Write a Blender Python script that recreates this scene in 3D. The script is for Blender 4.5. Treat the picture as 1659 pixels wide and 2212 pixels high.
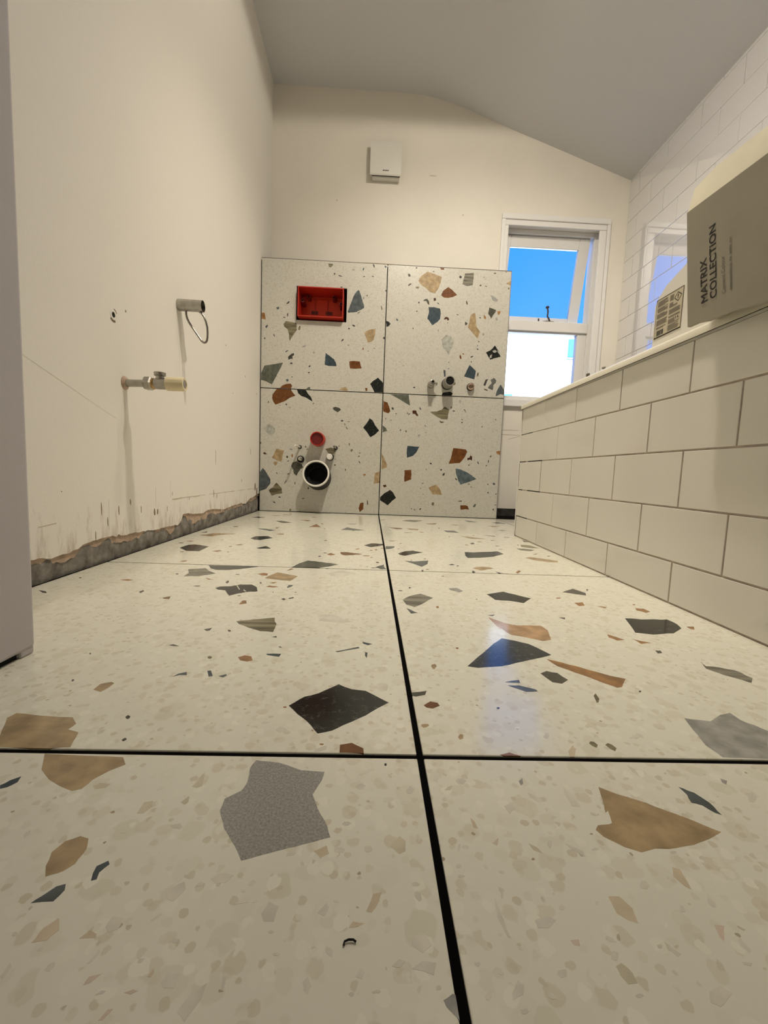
import bpy, bmesh, math, random
from mathutils import Vector, Matrix
random.seed(11)
for o in list(bpy.data.objects): bpy.data.objects.remove(o)
scene = bpy.context.scene
COL = scene.collection

# ---------------------------------------------------------------- camera
F_PX = 902.74
cam = bpy.data.cameras.new('camera'); cam.sensor_fit = 'HORIZONTAL'; cam.sensor_width = 36.0
cam.lens = F_PX / 1659 * 36.0; cam.clip_start = 0.01; cam.clip_end = 200
camo = bpy.data.objects.new('camera', cam); COL.objects.link(camo)
RT = Vector((0.99881823, -0.03020363, 0.03807723)); UP = Vector((-0.03509301, 0.09383416, 0.99496916)); FW = Vector((0.03362463, 0.99512959, -0.09266333))
M = Matrix((RT, UP, -FW)).transposed().to_4x4(); M.translation = Vector((-0.04397, 0.0, 0.21011))
camo.matrix_world = M
scene.camera = camo

# ---------------------------------------------------------------- world, sun, exposure
vs = scene.view_settings
vs.view_transform = 'Standard'; vs.look = 'None'; vs.gamma = 1.0; vs.use_curve_mapping = False; vs.exposure = 0.16
w = bpy.data.worlds.new('sky'); scene.world = w; w.use_nodes = True
nt = w.node_tree; nt.nodes.clear()
wo = nt.nodes.new('ShaderNodeOutputWorld'); bg = nt.nodes.new('ShaderNodeBackground'); bg.inputs['Strength'].default_value = 1.0
tc = nt.nodes.new('ShaderNodeTexCoord'); sx = nt.nodes.new('ShaderNodeSeparateXYZ'); cr = nt.nodes.new('ShaderNodeValToRGB')
nt.links.new(tc.outputs['Generated'], sx.inputs[0]); nt.links.new(sx.outputs['Z'], cr.inputs[0]); nt.links.new(cr.outputs[0], bg.inputs[0]); nt.links.new(bg.outputs[0], wo.inputs[0])
e = cr.color_ramp.elements
e[0].position = 0.0; e[0].color = (0.38, 0.62, 1.3, 1)
e[1].position = 1.0; e[1].color = (0.02, 0.22, 1.1, 1)
q = e.new(0.30); q.color = (0.105, 0.45, 1.45, 1)
q = e.new(0.48); q.color = (0.055, 0.385, 1.45, 1)
sun = bpy.data.lights.new('sun', 'SUN'); sun.energy = 26.0; sun.angle = 0.009; sun.color = (0.80, 0.90, 1.0)
suno = bpy.data.objects.new('sun', sun); COL.objects.link(suno)
suno.rotation_euler = Vector((0.25, 0.80, -0.55)).to_track_quat('-Z', 'Y').to_euler()

# ---------------------------------------------------------------- helpers
WL = {}
def wl(o): return WL.get(o.name, Vector((0, 0, 0))) if o else Vector((0, 0, 0))
def props(o, label=None, cat=None, group=None, kind=None):
    if label: o['label'] = label
    if cat: o['category'] = cat
    if group: o['group'] = group
    if kind: o['kind'] = kind
    return o
def empty(name, loc, label=None, cat=None, group=None, kind=None):
    o = bpy.data.objects.new(name, None); o.empty_display_size = 0.05; COL.objects.link(o)
    o.location = loc; WL[o.name] = Vector(loc); return props(o, label, cat, group, kind)
def obj(name, bm, mat, parent=None, smooth=False, origin=None, **kw):
    """mesh given in world coordinates; origin (world) becomes the object origin"""
    og = Vector(origin) if origin is not None else wl(parent)
    bmesh.ops.recalc_face_normals(bm, faces=bm.faces)
    bmesh.ops.translate(bm, vec=-og, verts=bm.verts)
    me = bpy.data.meshes.new(name); bm.to_mesh(me); bm.free()
    for m_ in (mat if isinstance(mat, (list, tuple)) else [mat]): me.materials.append(m_)
    if smooth:
        for p in me.polygons: p.use_smooth = True
        try: me.set_sharp_from_angle(angle=math.radians(40))
        except Exception: pass
    o = bpy.data.objects.new(name, me); COL.objects.link(o)
    WL[o.name] = og
    if parent: o.parent = parent
    o.location = og - wl(parent)
    return props(o, **kw)
def link_copy(name, me, parent, loc, rot=None):
    o = bpy.data.objects.new(name, me); COL.objects.link(o); o.parent = parent; WL[o.name] = Vector(loc)
    o.location = Vector(loc) - wl(parent)
    if rot: o.rotation_euler = rot
    return o
def box(bm, x0, x1, y0, y1, z0, z1, bev=0.0, seg=1, mi=0):
    vs_ = [bm.verts.new(p) for p in ((x0,y0,z0),(x1,y0,z0),(x1,y1,z0),(x0,y1,z0),(x0,y0,z1),(x1,y0,z1),(x1,y1,z1),(x0,y1,z1))]
    fs = [bm.faces.new([vs_[i] for i in f]) for f in ((0,3,2,1),(4,5,6,7),(0,1,5,4),(1,2,6,5),(2,3,7,6),(3,0,4,7))]
    for f in fs: f.material_index = mi
    if bev > 0:
        es = list({ed for f in fs for ed in f.edges})
        r = bmesh.ops.bevel(bm, geom=es, offset=bev, segments=seg, affect='EDGES', profile=0.5)
        for f in r['faces']: f.material_index = mi
    return vs_
def B(*a, **k):
    bm = bmesh.new(); box(bm, *a, **k); return bm
def hexa(bm, p):
    """8 corners: bottom loop then top loop"""
    v = [bm.verts.new(q_) for q_ in p]
    for f in ((0,3,2,1),(4,5,6,7),(0,1,5,4),(1,2,6,5),(2,3,7,6),(3,0,4,7)): bm.faces.new([v[i] for i in f])
    return v
def frame_of(d):
    d = Vector(d).normalized(); a = Vector((0,0,1)) if abs(d.z) < 0.9 else Vector((1,0,0))
    u = d.cross(a).normalized(); v = u.cross(d).normalized(); return d, u, v
def lathe(bm, base, axis, prof, n=24, close=False, mi=0):
    """prof: list of (distance along axis, radius)"""
    d, u, v = frame_of(axis); base = Vector(base); rings = []
    for s, r in prof:
        c = base + d * s
        if r <= 1e-6: rings.append([bm.verts.new(c)])
        else: rings.append([bm.verts.new(c + (u * math.cos(2*math.pi*i/n) + v * math.sin(2*math.pi*i/n)) * r) for i in range(n)])
    for a, b in zip(rings, rings[1:]):
        for i in range(n):
            j = (i+1) % n
            if len(a) == 1 and len(b) == 1: continue
            if len(a) == 1: f = bm.faces.new((a[0], b[j], b[i]))
            elif len(b) == 1: f = bm.faces.new((a[i], a[j], b[0]))
            else: f = bm.faces.new((a[i], a[j], b[j], b[i]))
            f.material_index = mi
def sweep(bm, pts, r, n=10, closed=False):
    pts = [Vector(p) for p in pts]; m = len(pts); rings = []
    up = None
    for i, p in enumerate(pts):
        t = (pts[(i+1) % m] - pts[i-1]) if closed else (pts[min(i+1, m-1)] - pts[max(i-1, 0)])
        t.normalize()
        if up is None:
            a = Vector((0,0,1)) if abs(t.z) < 0.9 else Vector((1,0,0)); up = (a - t * a.dot(t)).normalized()
        else: up = (up - t * up.dot(t)).normalized()
        s = t.cross(up)
        rings.append([bm.verts.new(p + (up * math.cos(2*math.pi*k/n) + s * math.sin(2*math.pi*k/n)) * r) for k in range(n)])
    for i in range(m if closed else m-1):
        a, b = rings[i], rings[(i+1) % m]
        for k in range(n): bm.faces.new((a[k], a[(k+1) % n], b[(k+1) % n], b[k]))
    if not closed: bm.faces.new(rings[0][::-1]); bm.faces.new(rings[-1])
def prism(bm, pts, fn, t0, t1, mi=0):
    """2-D outline pts, fn(a, b, t) -> world point; closed solid between t0 and t1"""
    A = [bm.verts.new(fn(a, b, t0)) for a, b in pts]; Bv = [bm.verts.new(fn(a, b, t1)) for a, b in pts]
    fs = [bm.faces.new(A), bm.faces.new(Bv[::-1])]
    n = len(pts)
    for i in range(n): fs.append(bm.faces.new((A[i], Bv[i], Bv[(i+1) % n], A[(i+1) % n])))
    for f in fs: f.material_index = mi

# ---------------------------------------------------------------- materials
def newmat(name):
    m = bpy.data.materials.new(name); m.use_nodes = True
    n = m.node_tree.nodes; b = n['Principled BSDF']; return m, m.node_tree, b
def setc(b, c, r=0.5, metal=0.0, spec=0.5):
    b.inputs['Base Color'].default_value = (*c, 1); b.inputs['Roughness'].default_value = r; b.inputs['Metallic'].default_value = metal
    b.inputs['Specular IOR Level'].default_value = spec
def N(t, kind, **kw):
    n = t.nodes.new(kind)
    for k, v in kw.items(): setattr(n, k, v)
    return n
def pos(t):
    return N(t, 'ShaderNodeNewGeometry').outputs['Position']
def mat(name, c, r=0.5, metal=0.0, var=0.0, scale=20.0, bump=0.0, bscale=None, spec=0.5, c2=None, detail=4.0):
    m, t, b = newmat(name); setc(b, c, r, metal, spec)
    P_ = pos(t)
    if var > 0 or c2:
        no = N(t, 'ShaderNodeTexNoise'); no.inputs['Scale'].default_value = scale; no.inputs['Detail'].default_value = detail; t.links.new(P_, no.inputs['Vector'])
        rp = N(t, 'ShaderNodeValToRGB'); t.links.new(no.outputs['Fac'], rp.inputs[0])
        a = c2 if c2 else tuple(x * (1 - var) for x in c)
        rp.color_ramp.elements[0].position = 0.35; rp.color_ramp.elements[1].position = 0.65
        rp.color_ramp.elements[0].color = (*a, 1); rp.color_ramp.elements[1].color = (*(tuple(min(1, x * (1 + var)) for x in c) if not c2 else c), 1)
        t.links.new(rp.outputs[0], b.inputs['Base Color'])
    if bump > 0:
        nb = N(t, 'ShaderNodeTexNoise'); nb.inputs['Scale'].default_value = bscale or scale; nb.inputs['Detail'].default_value = 5.0; t.links.new(P_, nb.inputs['Vector'])
        bp = N(t, 'ShaderNodeBump'); bp.inputs['Strength'].default_value = bump; bp.inputs['Distance'].default_value = 0.002
        t.links.new(nb.outputs['Fac'], bp.inputs['Height']); t.links.new(bp.outputs[0], b.inputs['Normal'])
    return m
FLOOR_R = 0.13
def terrazzo(name, base, rough, spec=0.5):
    m, t, b = newmat(name); setc(b, base, rough, 0, spec); P_ = pos(t)
    col = None
    def layer(prev, scale, thresh, tint, size, off):
        mp = N(t, 'ShaderNodeMapping'); mp.inputs['Location'].default_value = (off, off * 1.7, off * 0.3); t.links.new(P_, mp.inputs[0])
        wn = N(t, 'ShaderNodeTexNoise'); wn.inputs['Scale'].default_value = scale * 1.3; wn.inputs['Detail'].default_value = 2; t.links.new(mp.outputs[0], wn.inputs['Vector'])
        ws = N(t, 'ShaderNodeVectorMath', operation='SCALE'); ws.inputs['Scale'].default_value = 0.55 / scale; t.links.new(wn.outputs['Color'], ws.inputs[0])
        ad = N(t, 'ShaderNodeVectorMath', operation='ADD'); t.links.new(mp.outputs[0], ad.inputs[0]); t.links.new(ws.outputs[0], ad.inputs[1])
        vo = N(t, 'ShaderNodeTexVoronoi'); vo.inputs['Scale'].default_value = scale; t.links.new(ad.outputs[0], vo.inputs['Vector'])
        se = N(t, 'ShaderNodeSeparateColor'); t.links.new(vo.outputs['Color'], se.inputs[0])
        gt = N(t, 'ShaderNodeMath', operation='GREATER_THAN'); gt.inputs[1].default_value = thresh; t.links.new(se.outputs[0], gt.inputs[0])
        lt = N(t, 'ShaderNodeMapRange'); lt.inputs['From Min'].default_value = size + .03; lt.inputs['From Max'].default_value = size - .03; t.links.new(vo.outputs['Distance'], lt.inputs['Value'])
        mu = N(t, 'ShaderNodeMath', operation='MULTIPLY'); t.links.new(gt.outputs[0], mu.inputs[0]); t.links.new(lt.outputs[0], mu.inputs[1])
        m2 = N(t, 'ShaderNodeMath', operation='MULTIPLY'); t.links.new(mu.outputs[0], m2.inputs[0]); t.links.new(se.outputs[1], m2.inputs[1])
        mx = N(t, 'ShaderNodeMix', data_type='RGBA'); mx.inputs['B'].default_value = (*tint, 1)
        if prev is None: mx.inputs['A'].default_value = (*base, 1)
        else: t.links.new(prev, mx.inputs['A'])
        t.links.new(m2.outputs[0], mx.inputs['Factor']); return mx.outputs['Result']
    tn = lambda k, s=(1, 1, 1): tuple(x * k * y for x, y in zip(base, s))
    col = layer(col, 55, .45, tn(.91, (1.0, .985, .93)), .42, 0.0)
    col = layer(col, 85, .45, tn(.87, (1.02, .98, .92)), .40, 3.1)
    col = layer(col, 150, .55, tn(.80, (1.03, .97, .88)), .36, 7.7)
    col = layer(col, 110, .55, tn(1.07, (1, 1, 1)), .42, 9.3)
    col = layer(col, 240, .975, tn(.45, (1.1, .9, .7)), .28, 1.9)
    t.links.new(col, b.inputs['Base Color'])
    return m
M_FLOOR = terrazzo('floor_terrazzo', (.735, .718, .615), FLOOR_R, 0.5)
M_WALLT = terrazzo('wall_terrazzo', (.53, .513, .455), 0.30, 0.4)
CHIP_C = dict(black=(.010,.0115,.010), slateblack=(.028,.034,.037), blue=(.040,.060,.072), slate=(.078,.094,.098), slateblue=(.095,.125,.135), green=(.105,.110,.085), olive=(.185,.165,.10),
    olivegrey=(.18,.17,.13), olivedark=(.068,.066,.048), rust=(.140,.052,.014), rustdark=(.065,.024,.012), brown=(.29,.145,.052), peach=(.43,.265,.14), tan=(.36,.262,.145), grey=(.31,.305,.285),
    greydark=(.12,.12,.11), granite=(.30,.295,.275), dark=(.055,.050,.042), wgrey=(.38,.38,.335), pgrey=(.66,.63,.54), tanp=(.60,.51,.37), olivep=(.58,.53,.40), pinkp=(.60,.50,.41), slatep=(.33,.32,.30))
CHIP_M = {}
for sfx, rr in (('f', FLOOR_R), ('w', .40)):
    for k, c in CHIP_C.items():
        gr = k == 'granite'
        CHIP_M[k, sfx] = mat('chip_%s_%s' % (k, sfx), c, rr, spec=(.32 if k in ('black', 'slateblack', 'olivedark', 'rust') else .5) if sfx == 'f' else .22, var=.22 if gr else (.10 if k in ('pgrey','tanp','olivep','pinkp') else .24), scale=700 if gr else 55, detail=6)
for sfx in 'fw':
    for k in ('black', 'slateblack', 'olivedark'):          # pale flecks in the dark stone
        t = CHIP_M[k, sfx].node_tree; rp = next(n for n in t.nodes if n.type == 'VALTORGB'); no = next(n for n in t.nodes if n.type == 'TEX_NOISE')
        no.inputs['Scale'].default_value = 130; no.inputs['Detail'].default_value = 8; no.inputs['Roughness'].default_value = .72
        c = CHIP_C[k]; rp.color_ramp.elements[0].position = .54; rp.color_ramp.elements[1].position = .80
        rp.color_ramp.elements[0].color = (*c, 1); rp.color_ramp.elements[1].color = (c[0] + .13, c[1] + .13, c[2] + .115, 1)
    for k in ('olive', 'olivegrey'):                        # banded stone
        t = CHIP_M[k, sfx].node_tree; no = next(n for n in t.nodes if n.type == 'TEX_NOISE'); rp = next(n for n in t.nodes if n.type == 'VALTORGB')
        mp = N(t, 'ShaderNodeMapping'); mp.inputs['Rotation'].default_value = (.3, .5, -.6); mp.inputs['Scale'].default_value = (.12, 1.5, 1.5)
        t.links.new(pos(t), mp.inputs[0]); t.links.new(mp.outputs[0], no.inputs['Vector']); no.inputs['Scale'].default_value = 75
        c = CHIP_C[k]; rp.color_ramp.elements[0].color = (*(x * .42 for x in c), 1); rp.color_ramp.elements[1].color = (*(x * 1.35 for x in c), 1)
M_GROUT = mat('black_grout', (.0035, .003, .003), 1.0, spec=.05)
M_PAINT = mat('white_wall_paint', (.80, .765, .70), .62, var=.025, scale=2.5, bump=.12, bscale=160)
def stained(name, c, stain):
    m, t, b = newmat(name); setc(b, c, .62); P_ = pos(t)
    sp = N(t, 'ShaderNodeSeparateXYZ'); t.links.new(P_, sp.inputs[0])
    mp = N(t, 'ShaderNodeMapping'); mp.inputs['Scale'].default_value = (1, 30, 7); t.links.new(P_, mp.inputs[0])
    no = N(t, 'ShaderNodeTexNoise'); no.inputs['Scale'].default_value = 1.6; no.inputs['Detail'].default_value = 7; no.inputs['Roughness'].default_value = .7; t.links.new(mp.outputs[0], no.inputs['Vector'])
    hr = N(t, 'ShaderNodeMapRange'); hr.inputs['From Min'].default_value = .19; hr.inputs['From Max'].default_value = .05; hr.inputs['To Min'].default_value = 0; hr.inputs['To Max'].default_value = .30; t.links.new(sp.outputs['Z'], hr.inputs['Value'])
    ad = N(t, 'ShaderNodeMath', operation='ADD'); t.links.new(no.outputs['Fac'], ad.inputs[0]); t.links.new(hr.outputs[0], ad.inputs[1])
    mr = N(t, 'ShaderNodeMapRange'); mr.inputs['From Min'].default_value = .74; mr.inputs['From Max'].default_value = .92; mr.inputs['To Max'].default_value = .5; t.links.new(ad.outputs[0], mr.inputs['Value'])
    mx = N(t, 'ShaderNodeMix', data_type='RGBA'); mx.inputs['A'].default_value = (*c, 1); mx.inputs['B'].default_value = (*stain, 1); t.links.new(mr.outputs[0], mx.inputs['Factor']); t.links.new(mx.outputs['Result'], b.inputs['Base Color'])
    nb = N(t, 'ShaderNodeTexNoise'); nb.inputs['Scale'].default_value = 160; t.links.new(P_, nb.inputs['Vector'])
    bp = N(t, 'ShaderNodeBump'); bp.inputs['Strength'].default_value = .12; bp.inputs['Distance'].default_value = .002; t.links.new(nb.outputs['Fac'], bp.inputs['Height']); t.links.new(bp.outputs[0], b.inputs['Normal'])
    return m
M_PAINTL = stained('stained_wall_paint', (.80, .765, .70), (.36, .25, .17))
M_PAINTF = mat('cream_wall_paint', (.80, .755, .665), .62, var=.03, scale=3.0, bump=.10, bscale=140)
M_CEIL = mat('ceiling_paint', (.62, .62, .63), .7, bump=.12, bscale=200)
M_JAMB = mat('jamb_paint_shaded', (.52, .49, .495), .6, var=.03, scale=5, bump=.10, bscale=150)  # shade put into the colour: jamb toned darker and lilac
M_WOOD = mat('white_gloss_paint', (.80, .785, .76), .35)
M_PINK = mat('bare_pink_plaster', (.44, .325, .24), .9, var=.22, scale=35, bump=.5, bscale=120)
M_MORTAR = mat('grey_mortar', (.27, .25, .22), .95, c2=(.12, .105, .088), scale=38, bump=.8, bscale=90)
M_DARKM = mat('dark_mortar', (.045, .04, .034), .95, c2=(.015, .013, .011), scale=30, bump=.6, bscale=90)
M_SCUFF = mat('dark_scuff', (.20, .14, .095), .9, var=.3, scale=60)
M_CRACK = mat('faint_crack', (.52, .43, .34), .9)
M_FAINT = mat('filler_line', (.76, .72, .65), .8)
M_METRO = mat('white_glazed_tile', (.77, .745, .675), .10, var=.02, scale=4)
M_METROR = mat('white_glossy_tile', (.70, .685, .68), .02, bump=.02, bscale=9)
M_METROR.node_tree.nodes['Principled BSDF'].inputs['IOR'].default_value = 4.0
M_GROUTP = mat('beige_grout', (.47, .395, .335), .9, var=.15, scale=40)
M_GROUTD = mat('open_joint', (.02, .018, .015), .95)
M_GROUTR = mat('pale_grout', (.50, .485, .48), .8)
M_ENAMEL = mat('bath_enamel', (.78, .74, .62), .22)
M_CHROME = mat('chrome', (.62, .60, .56), .18, metal=1.0)
M_DULL = mat('dull_brass_chrome', (.40, .38, .34), .34, metal=1.0, var=.12, scale=60)
M_STAY = mat('dark_bronze_paint', (.06, .05, .042), .6, spec=.2)
M_WIRE = mat('dark_steel_wire', (.28, .26, .23), .25, metal=1.0)
M_GREYP = mat('grey_plastic', (.27, .255, .22), .5)
M_BLACKP = mat('black_plastic', (.006, .006, .006), .5, spec=.25)
M_RED = mat('red_plastic', (.42, .022, .009), .35)
M_REDI = mat('red_plastic_lit', (.62, .050, .008), .42)  # back plate red brightened to orange, as if lamplight reached it
M_REDD = mat('deep_red_plastic', (.13, .005, .006), .4)
M_WHITEP = mat('white_plastic', (.78, .755, .69), .35)
M_CREAM = mat('cream_plastic', (.72, .62, .40), .4)
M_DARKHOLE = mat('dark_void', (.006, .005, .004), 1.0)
M_CARD = mat('grey_card', (.365, .335, .268), .75, var=.04, scale=14, bump=.06, bscale=90)
M_CARDI = mat('cream_card', (.50, .455, .33), .75, var=.04, scale=14)
M_INK = mat('black_ink', (.022, .018, .015), .7)
M_INKG = mat('grey_ink', (.17, .15, .115), .7)
M_PAPER = mat('label_paper', (.56, .50, .37), .6)
M_RENDER = mat('white_render', (.86, .85, .83), .85, var=.02, scale=2)
M_BLUEP = mat('painted_sky_blue', (.04, .17, .32), .5)  # sky reflection put into the colour of the added outside panes
def glass(name, tint, gloss=1.0):
    m = bpy.data.materials.new(name); m.use_nodes = True; t = m.node_tree; t.nodes.clear()
    o = N(t, 'ShaderNodeOutputMaterial'); mx = N(t, 'ShaderNodeMixShader'); tr = N(t, 'ShaderNodeBsdfTransparent'); gl = N(t, 'ShaderNodeBsdfGlossy'); fr = N(t, 'ShaderNodeFresnel')
    fr.inputs[0].default_value = 1.35; tr.inputs[0].default_value = (*tint, 1); gl.inputs['Roughness'].default_value = 0.0
    t.links.new(fr.outputs[0], mx.inputs[0]); t.links.new(tr.outputs[0], mx.inputs[1]); t.links.new(gl.outputs[0], mx.inputs[2]); t.links.new(mx.outputs[0], o.inputs[0]); return m
M_GLASS = glass('window_glass', (.97, .985, 1.0))
m_, t_, b_ = newmat('lamp_glow'); b_.inputs['Emission Color'].default_value = (1, .82, .6, 1); b_.inputs['Emission Strength'].default_value = 6.0; M_GLOW = m_

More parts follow.
